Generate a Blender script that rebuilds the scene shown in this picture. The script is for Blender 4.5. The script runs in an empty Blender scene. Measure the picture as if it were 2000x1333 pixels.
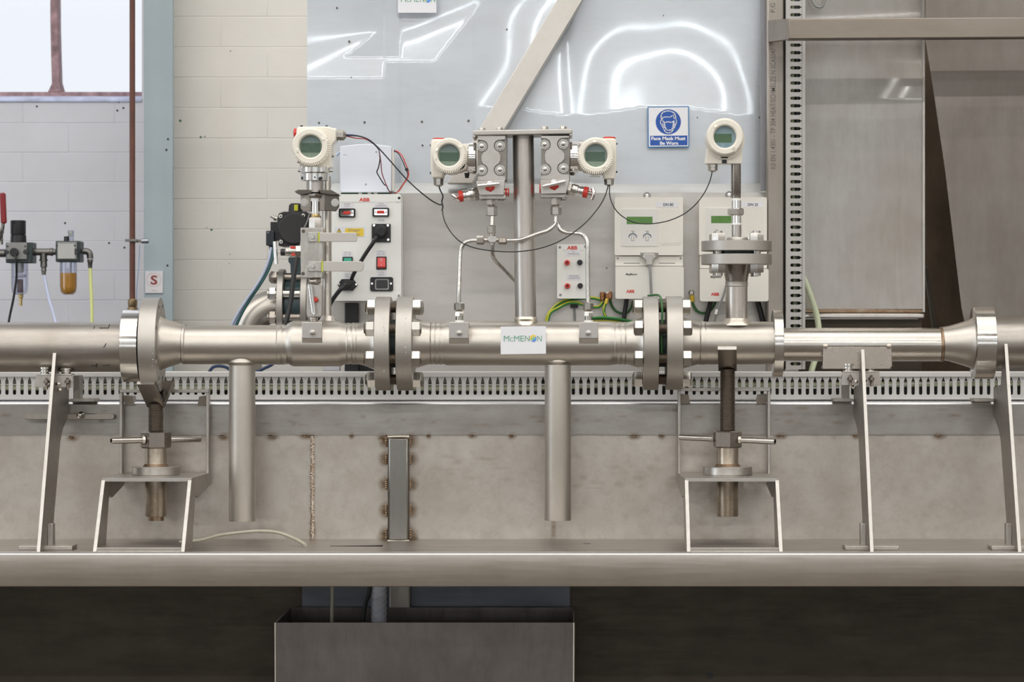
import bpy, bmesh, math, random
import numpy as np
from mathutils import Vector, Matrix
sc = bpy.context.scene
COL = sc.collection
rnd = random.Random(11)
PI = math.pi

# ------------------------------------------------------------------ camera, world, lamps, exposure
D, CX, CY, ZC = 6.2, 1110.0, 650.0, 1.5      # lens distance to the pipe axis (m), principal point (px), lens height (m)
cam = bpy.data.cameras.new('camera')
cam.sensor_width = 36.0
cam.lens = 36.0 * 6200.0 / 2000.0
cam.shift_x = -(CX - 1000.0) / 2000.0
cam.shift_y = -(666.5 - CY) / 2000.0
cam.clip_start = 0.1
cam.clip_end = 200
cam.dof.use_dof = True
cam.dof.focus_distance = D - 0.04
cam.dof.aperture_fstop = 7.0
cam_ob = bpy.data.objects.new('camera', cam)
COL.objects.link(cam_ob)
cam_ob.location = (0, -D, ZC)
cam_ob.rotation_euler = (PI / 2, 0, 0)
sc.camera = cam_ob

sc.view_settings.view_transform = 'Standard'
sc.view_settings.look = 'None'
sc.view_settings.gamma = 1.0
sc.view_settings.use_curve_mapping = False
sc.view_settings.exposure = 0.80

world = bpy.data.worlds.new('overcast')
sc.world = world
world.use_nodes = True
wb = world.node_tree.nodes['Background']
wb.inputs[0].default_value = (0.95, 0.97, 1.0, 1)
wb.inputs[1].default_value = 0.62

def area(name, loc, sx, sy, power, col, rot=(0, 0, 0)):
    l = bpy.data.lights.new(name, 'AREA')
    l.shape = 'RECTANGLE'
    l.size, l.size_y = sx, sy
    l.energy = power
    l.color = col
    o = bpy.data.objects.new(name, l)
    COL.objects.link(o)
    o.location = loc
    o.rotation_euler = rot
    return o

LAMP_Z = 4.6
WARM = (1.0, 0.965, 0.92)
COOL = (0.93, 0.98, 1.0)
LAMP1_Y, LAMP2_Y = -19.0, -14.0
area('lamp_row', (0.5, -1.3, LAMP_Z), 12, 0.22, 26, WARM)
area('lamp_row', (0.5, -4.6, LAMP_Z), 14, 0.22, 95, WARM)
area('lamp_row', (0.5, -9.0, LAMP_Z), 16, 0.22, 350, WARM)
area('lamp_row', (0.5, LAMP2_Y, LAMP_Z), 16, 0.16, 85, COOL)
area('lamp_row', (0.5, LAMP1_Y, LAMP_Z), 16, 0.20, 105, COOL)
area('added_ceiling_light', (0.5, -1.9, 4.72), 13.0, 4.4, 135, (1.0, 0.985, 0.96))  # unseen panel added under the ceiling to brighten the pipe tops
# unseen area light, throws cool daylight on the rig from the left
area('unseen_daylight', (-6.9, -3.5, 2.9), 5.0, 1.8, 55, (0.80, 0.90, 1.0), (0, -PI / 2, 0))

area('unseen_daylight', (0.5, -22.9, 1.9), 14.0, 1.8, 75, (0.95, 0.975, 1.0), (PI / 2, 0, 0))  # unseen light added behind the camera to brighten upright steel

# ------------------------------------------------------------------ projection helpers (photo pixel + depth -> metres)
def S(y=0.0):
    return (D + y) / D / 1000.0
def W(px, py, y=0.0):
    s = S(y)
    return Vector(((px - CX) * s, y, ZC + (CY - py) * s))

# ------------------------------------------------------------------ mesh builder
def frame_of(axis):
    a = Vector(axis).normalized()
    h = Vector((0, 0, 1)) if abs(a.z) < 0.9 else Vector((0, 1, 0))
    u = h.cross(a).normalized()
    v = a.cross(u).normalized()
    return a, u, v

def smooth_path(pts, k=6):
    pts = [Vector(p) for p in pts]
    if len(pts) < 3:
        return pts
    out = []
    P = [pts[0] * 2 - pts[1]] + pts + [pts[-1] * 2 - pts[-2]]
    for i in range(1, len(P) - 2):
        a, b, c, d = P[i - 1], P[i], P[i + 1], P[i + 2]
        for j in range(k):
            t = j / k
            out.append(0.5 * ((2 * b) + (c - a) * t + (2 * a - 5 * b + 4 * c - d) * t * t + (3 * b - a - 3 * c + d) * t ** 3))
    out.append(pts[-1])
    return out

def curve_mesh(loops, depth):
    cu = bpy.data.curves.new('tmp', 'CURVE')
    cu.dimensions = '2D'
    cu.fill_mode = 'BOTH'
    cu.extrude = depth / 2
    for lp in loops:
        sp = cu.splines.new('POLY')
        sp.points.add(len(lp) - 1)
        for i, (x, y) in enumerate(lp):
            sp.points[i].co = (x, y, 0, 1)
        sp.use_cyclic_u = True
    ob = bpy.data.objects.new('tmp', cu)
    me = bpy.data.meshes.new_from_object(ob)
    vs = [v.co.copy() for v in me.vertices]
    fs = [tuple(p.vertices) for p in me.polygons]
    bpy.data.meshes.remove(me)
    bpy.data.objects.remove(ob)
    bpy.data.curves.remove(cu)
    return vs, fs

def text_mesh(s, bold=0.0, spacing=1.0):
    cu = bpy.data.curves.new('tmp', 'FONT')
    cu.body = s
    cu.size = 1.0
    cu.offset = bold
    cu.space_character = spacing
    cu.resolution_u = 3
    ob = bpy.data.objects.new('tmp', cu)
    me = bpy.data.meshes.new_from_object(ob)
    vs = [v.co.copy() for v in me.vertices]
    fs = [tuple(p.vertices) for p in me.polygons]
    bpy.data.meshes.remove(me)
    bpy.data.objects.remove(ob)
    bpy.data.curves.remove(cu)
    return vs, fs

class MB:
    def __init__(self):
        self.v, self.f = [], []
    def add(self, vs, fs):
        n = len(self.v)
        self.v += [Vector(v) for v in vs]
        self.f += [tuple(i + n for i in f) for f in fs]
        return self
    def box(self, a, b):
        x0, y0, z0 = a
        x1, y1, z1 = b
        x0, x1 = min(x0, x1), max(x0, x1); y0, y1 = min(y0, y1), max(y0, y1); z0, z1 = min(z0, z1), max(z0, z1)
        vs = [(x0, y0, z0), (x1, y0, z0), (x1, y1, z0), (x0, y1, z0), (x0, y0, z1), (x1, y0, z1), (x1, y1, z1), (x0, y1, z1)]
        return self.add(vs, [(3, 2, 1, 0), (4, 5, 6, 7), (0, 1, 5, 4), (1, 2, 6, 5), (2, 3, 7, 6), (3, 0, 4, 7)])
    def pbox(self, px0, px1, py0, py1, y0, y1):
        a, b = W(px0, py1, y0), W(px1, py0, y0)
        return self.box((a.x, y0, a.z), (b.x, y1, b.z))
    def lathe(self, o, axis, prof, n=32, phase=0.0, cap=True):
        o = Vector(o)
        a, u, v = frame_of(axis)
        vs, fs, rows = [], [], []
        for t, r in prof:
            c = o + a * t
            if r < 1e-7:
                rows.append([len(vs)]); vs.append(c)
            else:
                rows.append(list(range(len(vs), len(vs) + n)))
                for i in range(n):
                    w = 2 * PI * (i / n) + phase
                    vs.append(c + (u * math.cos(w) + v * math.sin(w)) * r)
        for A, B in zip(rows[:-1], rows[1:]):
            for i in range(n):
                j = (i + 1) % n
                if len(A) == 1 and len(B) == 1:
                    continue
                if len(A) == 1:
                    fs.append((A[0], B[j], B[i]))
                elif len(B) == 1:
                    fs.append((A[i], A[j], B[0]))
                else:
                    fs.append((A[i], A[j], B[j], B[i]))
        if cap:
            if len(rows[0]) > 1:
                fs.append(tuple(reversed(rows[0])))
            if len(rows[-1]) > 1:
                fs.append(tuple(rows[-1]))
        return self.add(vs, fs)
    def lx(self, prof, py, y=0.0, n=40, phase=0.0, cap=True):       # round about the x axis; prof = [(px, r_px)]
        s = S(y)
        o = W(CX, py, y)
        return self.lathe((0, y, o.z), (1, 0, 0), [((p - CX) * s, r * s) for p, r in prof], n, phase, cap)
    def lz(self, prof, px, y=0.0, n=32, phase=0.0, cap=True):       # round about the z axis; prof = [(py, r_px)]
        s = S(y)
        o = W(px, CY, y)
        return self.lathe((o.x, y, ZC), (0, 0, -1), [((p - CY) * s, r * s) for p, r in prof], n, phase, cap)
    def ly(self, px, py, y, prof, n=32, phase=0.0, cap=True):       # round about the y axis; prof = [(mm towards +y, r_px)]
        s = S(y)
        return self.lathe(W(px, py, y), (0, 1, 0), [(t / 1000.0, r * s) for t, r in prof], n, phase, cap)
    def rod(self, p0, p1, r, n=16, r1=None):
        p0, p1 = Vector(p0), Vector(p1)
        d = p1 - p0
        return self.lathe(p0, d, [(0, r), (d.length, r if r1 is None else r1)], n)
    def tube(self, pts, r, n=10, k=6, cap=True):
        P = smooth_path(pts, k)
        t = (P[1] - P[0]).normalized()
        a, u, v = frame_of(t)
        vs, fs = [], []
        m = len(P)
        for i, p in enumerate(P):
            t2 = (P[min(i + 1, m - 1)] - P[max(i - 1, 0)])
            if t2.length > 1e-9:
                t2.normalize()
                q = t.rotation_difference(t2)
                u.rotate(q); v.rotate(q)
                t = t2
            for j in range(n):
                w = 2 * PI * j / n
                vs.append(p + (u * math.cos(w) + v * math.sin(w)) * r)
        for i in range(m - 1):
            for j in range(n):
                j2 = (j + 1) % n
                fs.append((i * n + j, i * n + j2, (i + 1) * n + j2, (i + 1) * n + j))
        if cap:
            fs.append(tuple(reversed(range(n))))
            fs.append(tuple(range((m - 1) * n, m * n)))
        return self.add(vs, fs)
    def prism(self, pts, ext):
        pts = [Vector(p) for p in pts]
        ext = Vector(ext)
        n = len(pts)
        nrm = Vector((0, 0, 0))
        for i in range(n):
            nrm += pts[i].cross(pts[(i + 1) % n])
        if nrm.dot(ext) > 0:
            pts = pts[::-1]
        vs = pts + [p + ext for p in pts]
        fs = [tuple(range(n)), tuple(reversed(range(n, 2 * n)))]
        for i in range(n):
            j = (i + 1) % n
            fs.append((j, i, i + n, j + n))
        return self.add(vs, fs)
    def pprism(self, pxy, y0, y1):                                   # pixel polygon at depth y0 pushed back to y1
        return self.prism([W(px, py, y0) for px, py in pxy], (0, y1 - y0, 0))
    def plate(self, loops, y0, y1):                                  # pixel loops (first = outline, others = holes), front y0, back y1
        vs, fs = curve_mesh([[(W(a, b, y0).x, W(a, b, y0).z) for a, b in lp] for lp in loops], 1.0)
        m = (y0 + y1) / 2
        return self.add([(v.x, m - v.z * (y1 - y0), v.y) for v in vs], fs)
    def plate_x(self, loops, x0, x1):                                # loops of (y, z)
        vs, fs = curve_mesh(loops, abs(x1 - x0))
        m = (x0 + x1) / 2
        return self.add([(m + v.z, v.x, v.y) for v in vs], fs)
    def plate_z(self, loops, z0, z1):                                # loops of (x, y)
        vs, fs = curve_mesh(loops, abs(z1 - z0))
        m = (z0 + z1) / 2
        return self.add([(v.x, v.y, m + v.z) for v in vs], fs)
    def text(self, s, px0, px1, py0, py1, y, bold=0.0, vertical=False, spacing=1.0):   # text fitted to a pixel box
        vs, fs = text_mesh(s, bold, spacing)
        if not vs:
            return self
        xs = [v.x for v in vs]; ys = [v.y for v in vs]
        x0, x1, y0, y1 = min(xs), max(xs), min(ys), max(ys)
        out = []
        for v in vs:
            a = (v.x - x0) / max(x1 - x0, 1e-6)
            b = (v.y - y0) / max(y1 - y0, 1e-6)
            if vertical:
                out.append(W(px0 + (1 - b) * (px1 - px0), py1 - a * (py1 - py0), y))
            else:
                out.append(W(px0 + a * (px1 - px0), py1 - b * (py1 - py0), y))
        return self.add(out, fs)
    def stroke(self, pts, w, y):
        for (a, b), (c, d) in zip(pts[:-1], pts[1:]):
            L = math.hypot(c - a, d - b) or 1
            nx, ny = -(d - b) / L * w / 2, (c - a) / L * w / 2
            ex, ey = (c - a) / L * w * .3, (d - b) / L * w * .3
            self.add([W(a + nx - ex, b + ny - ey, y), W(a - nx - ex, b - ny - ey, y), W(c - nx + ex, d - ny + ey, y), W(c + nx + ex, d + ny + ey, y)], [(0, 1, 2, 3)])
        return self
    def flat(self, pxy, y):
        pts = [W(a, b, y) for a, b in pxy]
        n = Vector((0, 0, 0))
        for i in range(len(pts)):
            n += (pts[i] - pts[0]).cross(pts[(i + 1) % len(pts)] - pts[0])
        if n.y > 0:
            pts = pts[::-1]
        return self.add(pts, [tuple(range(len(pts)))])

def circ(cx, cy, r, n=24, a0=0.0, a1=2 * PI):
    full = abs(a1 - a0 - 2 * PI) < 1e-6
    m = n if full else n + 1
    return [(cx + r * math.cos(a0 + (a1 - a0) * i / n), cy + r * math.sin(a0 + (a1 - a0) * i / n)) for i in range(m)]
def rect(x0, x1, y0, y1):
    return [(x0, y0), (x1, y0), (x1, y1), (x0, y1)]
def rrect(x0, x1, y0, y1, r, n=4):
    out = []
    for cx, cy, a in ((x1 - r, y0 + r, -PI / 2), (x1 - r, y1 - r, 0), (x0 + r, y1 - r, PI / 2), (x0 + r, y0 + r, PI)):
        out += [(cx + r * math.cos(a + PI / 2 * i / n), cy + r * math.sin(a + PI / 2 * i / n)) for i in range(n + 1)]
    return out

# ------------------------------------------------------------------ objects
ORG = {}
def tag(o, label=None, cat=None, group=None, kind=None):
    if label: o['label'] = label
    if cat: o['category'] = cat
    if group: o['group'] = group
    if kind: o['kind'] = kind
    return o
def thing(name, label, cat, loc, group=None, kind=None):
    o = bpy.data.objects.new(name, None)
    o.empty_display_size = 0.02
    COL.objects.link(o)
    o.location = Vector(loc)
    ORG[o.name] = Vector(loc)
    return tag(o, label, cat, group, kind)
def make_mesh(name, mb, m, org, sharp=35):
    me = bpy.data.meshes.new(name)
    me.from_pydata([v - org for v in mb.v], [], mb.f)
    me.materials.append(m)
    me.polygons.foreach_set('use_smooth', [True] * len(me.polygons))
    me.set_sharp_from_angle(angle=math.radians(sharp))
    me.update()
    return me
def obj(name, mb, m, parent=None, bevel=0.0, label=None, cat=None, group=None, kind=None, sharp=35, seg=2):
    if parent is not None:
        org = ORG[parent.name]
    else:
        xs = [v.x for v in mb.v]; ys = [v.y for v in mb.v]; zs = [v.z for v in mb.v]
        org = Vector(((min(xs) + max(xs)) / 2, (min(ys) + max(ys)) / 2, min(zs)))
    o = bpy.data.objects.new(name, make_mesh(name, mb, m, org, sharp))
    COL.objects.link(o)
    if parent is not None:
        o.parent = parent
    else:
        o.location = org
    ORG[o.name] = org
    if bevel:
        b = o.modifiers.new('bevel', 'BEVEL')
        b.width = bevel
        b.segments = seg
        b.limit_method = 'ANGLE'
        b.angle_limit = math.radians(38)
        b.harden_normals = False
    return tag(o, label, cat, group, kind)
def inst(name, me, parent, loc, rot=(0, 0, 0)):
    o = bpy.data.objects.new(name, me)
    COL.objects.link(o)
    o.parent = parent
    o.location = Vector(loc) - ORG[parent.name]
    o.rotation_euler = rot
    ORG[o.name] = ORG[parent.name]
    return o

# ------------------------------------------------------------------ materials
MATS = {}
def nodes_of(name):
    m = bpy.data.materials.new(name)
    m.use_nodes = True
    nt = m.node_tree
    return m, nt, nt.nodes['Principled BSDF']
def noise(nt, scale, stretch=(1, 1, 1), detail=4.0, rough=0.6, off=(0, 0, 0)):
    g = nt.nodes.new('ShaderNodeNewGeometry')
    mp = nt.nodes.new('ShaderNodeMapping')
    mp.inputs['Scale'].default_value = stretch
    mp.inputs['Location'].default_value = off
    n = nt.nodes.new('ShaderNodeTexNoise')
    n.inputs['Scale'].default_value = scale
    n.inputs['Detail'].default_value = detail
    n.inputs['Roughness'].default_value = rough
    nt.links.new(g.outputs['Position'], mp.inputs['Vector'])
    nt.links.new(mp.outputs[0], n.inputs['Vector'])
    return n.outputs[0]
def maprange(nt, src, a, b, c, d):
    r = nt.nodes.new('ShaderNodeMapRange')
    for i, v in enumerate((a, b, c, d)):
        r.inputs[i + 1].default_value = v
    nt.links.new(src, r.inputs[0])
    return r.outputs[0]
def mixcol(nt, fac, a, b):
    x = nt.nodes.new('ShaderNodeMix')
    x.data_type = 'RGBA'
    for sock, val in ((x.inputs[0], fac), (x.inputs[6], a), (x.inputs[7], b)):
        if isinstance(val, bpy.types.NodeSocket):
            nt.links.new(val, sock)
        elif isinstance(val, (int, float)):
            sock.default_value = val
        else:
            sock.default_value = (*val[:3], 1)
    return x.outputs[2]
def c3(*v):
    return tuple(v)
def srgb(r, g, b):
    f = lambda c: (c / 255 / 12.92) if c / 255 <= 0.04045 else ((c / 255 + 0.055) / 1.055) ** 2.4
    return (f(r), f(g), f(b))
def plain(name, col, rough=0.5, metal=0.0, var=0.08, scale=25.0, bump=0.0, coat=0.0):
    if name in MATS: return MATS[name]
    m, nt, b = nodes_of(name)
    n = noise(nt, scale)
    f = maprange(nt, n, 0.3, 0.7, 0.0, 1.0)
    dk = tuple(c * (1 - var) for c in col)
    lt = tuple(min(1, c * (1 + var)) for c in col)
    nt.links.new(mixcol(nt, f, dk, lt), b.inputs['Base Color'])
    b.inputs['Metallic'].default_value = metal
    nt.links.new(maprange(nt, n, 0.3, 0.7, max(0.02, rough - 0.05), min(1, rough + 0.05)), b.inputs['Roughness'])
    if coat:
        b.inputs['Coat Weight'].default_value = coat
    if bump:
        bp = nt.nodes.new('ShaderNodeBump')
        bp.inputs['Strength'].default_value = bump
        bp.inputs['Distance'].default_value = 0.002
        nt.links.new(noise(nt, scale * 12), bp.inputs['Height'])
        nt.links.new(bp.outputs[0], b.inputs['Normal'])
    MATS[name] = m
    return m
def steel(name, col=(0.63, 0.60, 0.56), rough=0.3, dr=0.08, brush=None, col2=None, blotch=0.5, bscale=4.0, bump=0.03, fine=260.0, aniso=0.0, stain=False, stain_col=(0.17, 0.11, 0.055)):
    if name in MATS: return MATS[name]
    m, nt, b = nodes_of(name)
    st = {'x': (0.03, 1, 1), 'z': (1, 1, 0.03), None: (1, 1, 1)}[brush]
    fn = noise(nt, fine, st, 3.0)
    bl = noise(nt, bscale, (1, 1, 1), 5.0, 0.65, (3.1, 1.7, 5.2))
    md = noise(nt, bscale * 6, {'x': (0.25, 1, 1), 'z': (1, 1, 0.25), None: (1, 1, 1)}[brush], 5.0, 0.7, (8.1, 2.7, 1.2))
    col2 = col2 or tuple(c * k for c, k in zip(col, (0.78, 0.74, 0.68)))
    base = mixcol(nt, maprange(nt, bl, 0.35, 0.68, 0.0, blotch), col, col2)
    base = mixcol(nt, maprange(nt, md, 0.45, 0.75, 0.0, 0.45 * blotch), base, tuple(c * 0.72 for c in col2))
    rsrc = nt.nodes.new('ShaderNodeMath'); rsrc.operation = 'ADD'
    nt.links.new(maprange(nt, fn, 0.3, 0.7, rough - dr * 0.6, rough + dr * 0.6), rsrc.inputs[0])
    nt.links.new(maprange(nt, md, 0.35, 0.7, -dr * 0.5, dr * 0.7), rsrc.inputs[1])
    rout = rsrc.outputs[0]
    metal = 1.0
    if stain:
        at = nt.nodes.new('ShaderNodeAttribute')
        at.attribute_name = 'stain'
        nz = noise(nt, 90.0, (1, 1, 1), 4.0, 0.7)
        mul = nt.nodes.new('ShaderNodeMath'); mul.operation = 'MULTIPLY'; mul.use_clamp = True
        nt.links.new(at.outputs['Fac'], mul.inputs[0])
        nt.links.new(maprange(nt, nz, 0.25, 0.7, 0.55, 1.25), mul.inputs[1])
        base = mixcol(nt, mul.outputs[0], base, stain_col)
        rr = nt.nodes.new('ShaderNodeMath'); rr.operation = 'ADD'; rr.use_clamp = True
        nt.links.new(rout, rr.inputs[0])
        nt.links.new(maprange(nt, mul.outputs[0], 0, 1, 0, 0.25), rr.inputs[1])
        rout = rr.outputs[0]
    nt.links.new(base, b.inputs['Base Color'])
    b.inputs['Metallic'].default_value = metal
    nt.links.new(rout, b.inputs['Roughness'])
    if bump:
        bp = nt.nodes.new('ShaderNodeBump')
        bp.inputs['Strength'].default_value = bump
        bp.inputs['Distance'].default_value = 0.001
        nt.links.new(fn, bp.inputs['Height'])
        nt.links.new(bp.outputs[0], b.inputs['Normal'])
    MATS[name] = m
    return m
def two_lobe(m, rough2, fac):
    nt = m.node_tree
    b = nt.nodes['Principled BSDF']
    out = [n for n in nt.nodes if n.type == 'OUTPUT_MATERIAL'][0]
    b2 = nt.nodes.new('ShaderNodeBsdfPrincipled')
    b2.inputs['Metallic'].default_value = 1.0
    b2.inputs['Roughness'].default_value = rough2
    nt.links.new(b.inputs['Base Color'].links[0].from_socket, b2.inputs['Base Color'])
    x = nt.nodes.new('ShaderNodeMixShader')
    x.inputs[0].default_value = fac
    nt.links.new(b.outputs[0], x.inputs[1]); nt.links.new(b2.outputs[0], x.inputs[2])
    nt.links.new(x.outputs[0], out.inputs[0])
    return m
def glass(name, col=(1, 1, 1), refl=0.07, tint=1.0):
    if name in MATS: return MATS[name]
    m, nt, b = nodes_of(name)
    nt.nodes.remove(b)
    out = [n for n in nt.nodes if n.type == 'OUTPUT_MATERIAL'][0]
    t = nt.nodes.new('ShaderNodeBsdfTransparent'); t.inputs[0].default_value = (*[c * tint for c in col], 1)
    g = nt.nodes.new('ShaderNodeBsdfGlossy'); g.inputs['Roughness'].default_value = 0.06
    x = nt.nodes.new('ShaderNodeMixShader')
    fr = nt.nodes.new('ShaderNodeFresnel'); fr.inputs[0].default_value = 1.35
    nt.links.new(maprange(nt, fr.outputs[0], 0, 1, refl, 0.6), x.inputs[0])
    nt.links.new(t.outputs[0], x.inputs[1]); nt.links.new(g.outputs[0], x.inputs[2])
    nt.links.new(x.outputs[0], out.inputs[0])
    MATS[name] = m
    return m

ST_PIPE = steel('satin_pipe_steel', (0.575, 0.54, 0.49), 0.36, 0.05, None, blotch=0.25, bscale=5, bump=0.05, fine=700)
ST_DRAIN = steel('satin_drain_steel', (0.70, 0.66, 0.60), 0.48, 0.05, None, blotch=0.25, bscale=5, bump=0.05, fine=700)
ST_OLD = steel('rolled_pipe_steel', (0.44, 0.41, 0.375), 0.40, 0.10, 'x', blotch=0.6, bscale=9, bump=0.06, fine=200)
ST_SHINY = steel('turned_steel', (0.74, 0.72, 0.68), 0.16, 0.05, None, blotch=0.3, bump=0.02)
ST_FLANGE = steel('flange_steel', (0.525, 0.500, 0.463), 0.48, 0.06, None, blotch=0.3, bump=0.05, fine=600)
ST_BOLT = steel('bolt_steel', (0.60, 0.58, 0.54), 0.22, 0.06, None, blotch=0.2, bump=0.02)
ST_THREAD = steel('thread_steel', (0.30, 0.265, 0.23), 0.38, 0.08, None, blotch=0.5)
ST_NUT = steel('bronzed_nut_steel', (0.336, 0.304, 0.272), 0.30, 0.06, None, blotch=0.5)
ST_PLATE = steel('mill_plate_steel', (0.406, 0.378, 0.343), 0.40, 0.08, None, blotch=0.5, bscale=10)
ST_EDGE = steel('sawn_plate_steel', (0.532, 0.515, 0.484), 0.42, 0.08, None, blotch=0.4, bscale=14)
ST_STAND = steel('stand_steel', (0.510, 0.484, 0.451), 0.40, 0.08, None, blotch=0.6, bscale=14)
ST_SHEET = two_lobe(steel('mirror_sheet_steel', (0.688, 0.730, 0.772), 0.05, 0.015, 'x', (0.632, 0.646, 0.670), 0.5, 5, bump=0.0, fine=160), 0.36, 0.75)
ST_SHEET_B = two_lobe(steel('stained_sheet_steel', (0.504, 0.483, 0.454), 0.07, 0.02, 'z', (0.370, 0.323, 0.277), 0.8, 4, bump=0.0, fine=160), 0.38, 0.6)
ST_PANEL = steel('mounting_panel_steel', (0.619, 0.598, 0.573), 0.40, 0.06, 'x', (0.515, 0.485, 0.453), 0.6, 5, bump=0.03, fine=200)
ST_LIP = steel('bright_lip_steel', (0.608, 0.593, 0.563), 0.45, 0.06, 'x', blotch=0.3, bscale=12)
ST_BEAM = steel('beam_steel', (0.416, 0.394, 0.367), 0.36, 0.08, 'x', (0.292, 0.266, 0.239), 0.8, 7, bump=0.04, fine=220, stain=True)
ST_BACK = steel('back_panel_steel', (0.576, 0.540, 0.488), 0.38, 0.08, None, (0.440, 0.388, 0.336), 0.8, 8, bump=0.04, fine=180, stain=True)
ST_BENCH = steel('bench_steel', (0.847, 0.792, 0.728), 0.36, 0.08, 'x', (0.703, 0.641, 0.576), 0.6, 6, bump=0.04, fine=220)
ST_BENCHTOP = steel('bench_top_steel', (0.381, 0.356, 0.327), 0.36, 0.08, 'x', (0.316, 0.288, 0.259), 0.6, 6, bump=0.04, fine=220)
ST_DARK = steel('shade_dark_steel', (0.083, 0.071, 0.056), 0.42, 0.08, 'x', (0.054, 0.045, 0.036), 0.7, 5, bump=0.03)  # the shade below the bench is put into this dark base colour
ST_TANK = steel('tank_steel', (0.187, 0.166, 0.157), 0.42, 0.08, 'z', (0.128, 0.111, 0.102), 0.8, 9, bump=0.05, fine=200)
ST_BLOCK = steel('machined_block_steel', (0.552, 0.527, 0.494), 0.34, 0.06, None, blotch=0.4, bscale=14)
ST_TUBE = steel('impulse_tube_steel', (0.60, 0.58, 0.545), 0.28, 0.05, None, blotch=0.02)
ST_FIT = steel('fitting_steel', (0.540, 0.517, 0.482), 0.24, 0.06, None, blotch=0.4)
ST_BRACKET = steel('clamp_bracket_steel', (0.151, 0.139, 0.122), 0.36, 0.06, None, blotch=0.5)
ST_CHROME = steel('chrome', (0.85, 0.84, 0.82), 0.10, 0.03, None, blotch=0.1, bump=0)
ST_POST = steel('blued_post_steel', (0.60, 0.56, 0.51), 0.38, 0.06, 'z', (0.42, 0.40, 0.40), 0.5, 6)
ST_UPRIGHT = steel('channel_post_steel', (0.367, 0.335, 0.300), 0.36, 0.08, 'z', blotch=0.5)
WELD = steel('weld_bead', (0.42, 0.33, 0.24), 0.40, 0.1, None, (0.22, 0.11, 0.05), 0.9, 60, bump=0.4, fine=300)
WELD_L = steel('bright_weld', (0.72, 0.67, 0.58), 0.35, 0.1, None, blotch=0.4, bump=0.2)
BRASS = steel('brass', (0.62, 0.47, 0.22), 0.30, 0.06, None, blotch=0.3)
COPPER = steel('tarnished_copper', (0.36, 0.17, 0.08), 0.32, 0.08, None, (0.15, 0.07, 0.03), 0.8, 40)
WHITE = plain('white_print_card', (0.80, 0.80, 0.83), 0.55, var=0.02)
CREAM = plain('cream_cast_paint', (0.827, 0.779, 0.678), 0.35, var=0.03, scale=14, coat=0.15)
IVORY = plain('ivory_case_plastic', (0.829, 0.801, 0.734), 0.42, var=0.03, scale=8)
BOXGREY = plain('light_grey_case_plastic', (0.864, 0.870, 0.828), 0.42, var=0.03, scale=8)
COOLWHITE = plain('cool_white_case_plastic', (0.68, 0.71, 0.78), 0.45, var=0.02)
LIGHTPANEL = plain('keypad_film', (0.78, 0.765, 0.72), 0.35, var=0.02)
LCD = plain('green_display', (0.12, 0.24, 0.10), 0.25, var=0.10, scale=60)
LCD_D = plain('dull_green_display', (0.10, 0.18, 0.11), 0.25, var=0.10, scale=60)
LCD_FACE = plain('display_surround', (0.42, 0.50, 0.40), 0.3, var=0.04)
LCD_TOP = plain('display_surround_grey', (0.34, 0.42, 0.44), 0.3, var=0.04)
BLUEFACE = plain('pale_blue_keypad', (0.48, 0.62, 0.74), 0.35, var=0.04)
BLACKP = plain('black_plastic', (0.016, 0.016, 0.018), 0.38, var=0.1)
ACTUATOR = plain('black_anodised_casting', (0.022, 0.020, 0.021), 0.48, var=0.15)
RUBBER = plain('black_cable_sheath', (0.012, 0.012, 0.013), 0.42, var=0.1)
TEAL = plain('dark_teal_enamel', (0.030, 0.055, 0.062), 0.30, var=0.15)
GASKET = plain('dark_green_gasket', (0.022, 0.040, 0.038), 0.45, var=0.1)
RED = plain('red_plastic', (0.62, 0.045, 0.03), 0.35, var=0.06)
REDSW = plain('red_rocker_plastic', (0.78, 0.06, 0.055), 0.25, var=0.04)
DKRED = plain('dark_red_grip', (0.22, 0.012, 0.016), 0.45, var=0.06)
REDPRINT = plain('red_print', (0.72, 0.035, 0.025), 0.5, var=0.03)
GREENSW = plain('green_rocker_plastic', (0.01, 0.34, 0.22), 0.25, var=0.05)
BLUE = plain('blue_print', (0.015, 0.085, 0.38), 0.4, var=0.04)
LBLUE = plain('light_blue_print', (0.10, 0.28, 0.75), 0.5, var=0.04)
BLUEWIRE = plain('blue_wire_sheath', (0.02, 0.03, 0.20), 0.4, var=0.05)
YELLOW = plain('yellow_print', (0.86, 0.62, 0.06), 0.5, var=0.03)
YWIRE = plain('yellow_wire_sheath', (0.68, 0.62, 0.03), 0.4, var=0.05)
GWIRE = plain('green_wire_sheath', (0.04, 0.26, 0.05), 0.4, var=0.05)
DGWIRE = plain('dark_green_wire_sheath', (0.03, 0.13, 0.03), 0.4, var=0.05)
GREYPRINT = plain('faded_grey_print', (0.30, 0.29, 0.27), 0.6, var=0.05)
BLACKPRINT = plain('black_print', (0.03, 0.03, 0.035), 0.5, var=0.05)
GREENPRINT = plain('green_print', (0.16, 0.40, 0.26), 0.5, var=0.03)
LEAF = plain('leaf_green_print', (0.12, 0.50, 0.16), 0.5, var=0.03)
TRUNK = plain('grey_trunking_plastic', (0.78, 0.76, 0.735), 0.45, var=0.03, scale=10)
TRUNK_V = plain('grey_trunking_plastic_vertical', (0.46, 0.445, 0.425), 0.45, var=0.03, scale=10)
TRUNK_IN = plain('trunking_inside_plastic', (0.16, 0.165, 0.155), 0.6, var=0.1)
GREYCABLE = plain('grey_cable_sheath', (0.27, 0.27, 0.265), 0.4, var=0.05)
PALETUBE = plain('pale_green_hose', (0.62, 0.68, 0.48), 0.4, var=0.04)
OLIVE = plain('olive_cable_sheath', (0.88, 0.92, 0.64), 0.45, var=0.06)
WHITETUBE = plain('bluish_white_hose', (0.66, 0.72, 0.92), 0.35, var=0.03)
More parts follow.
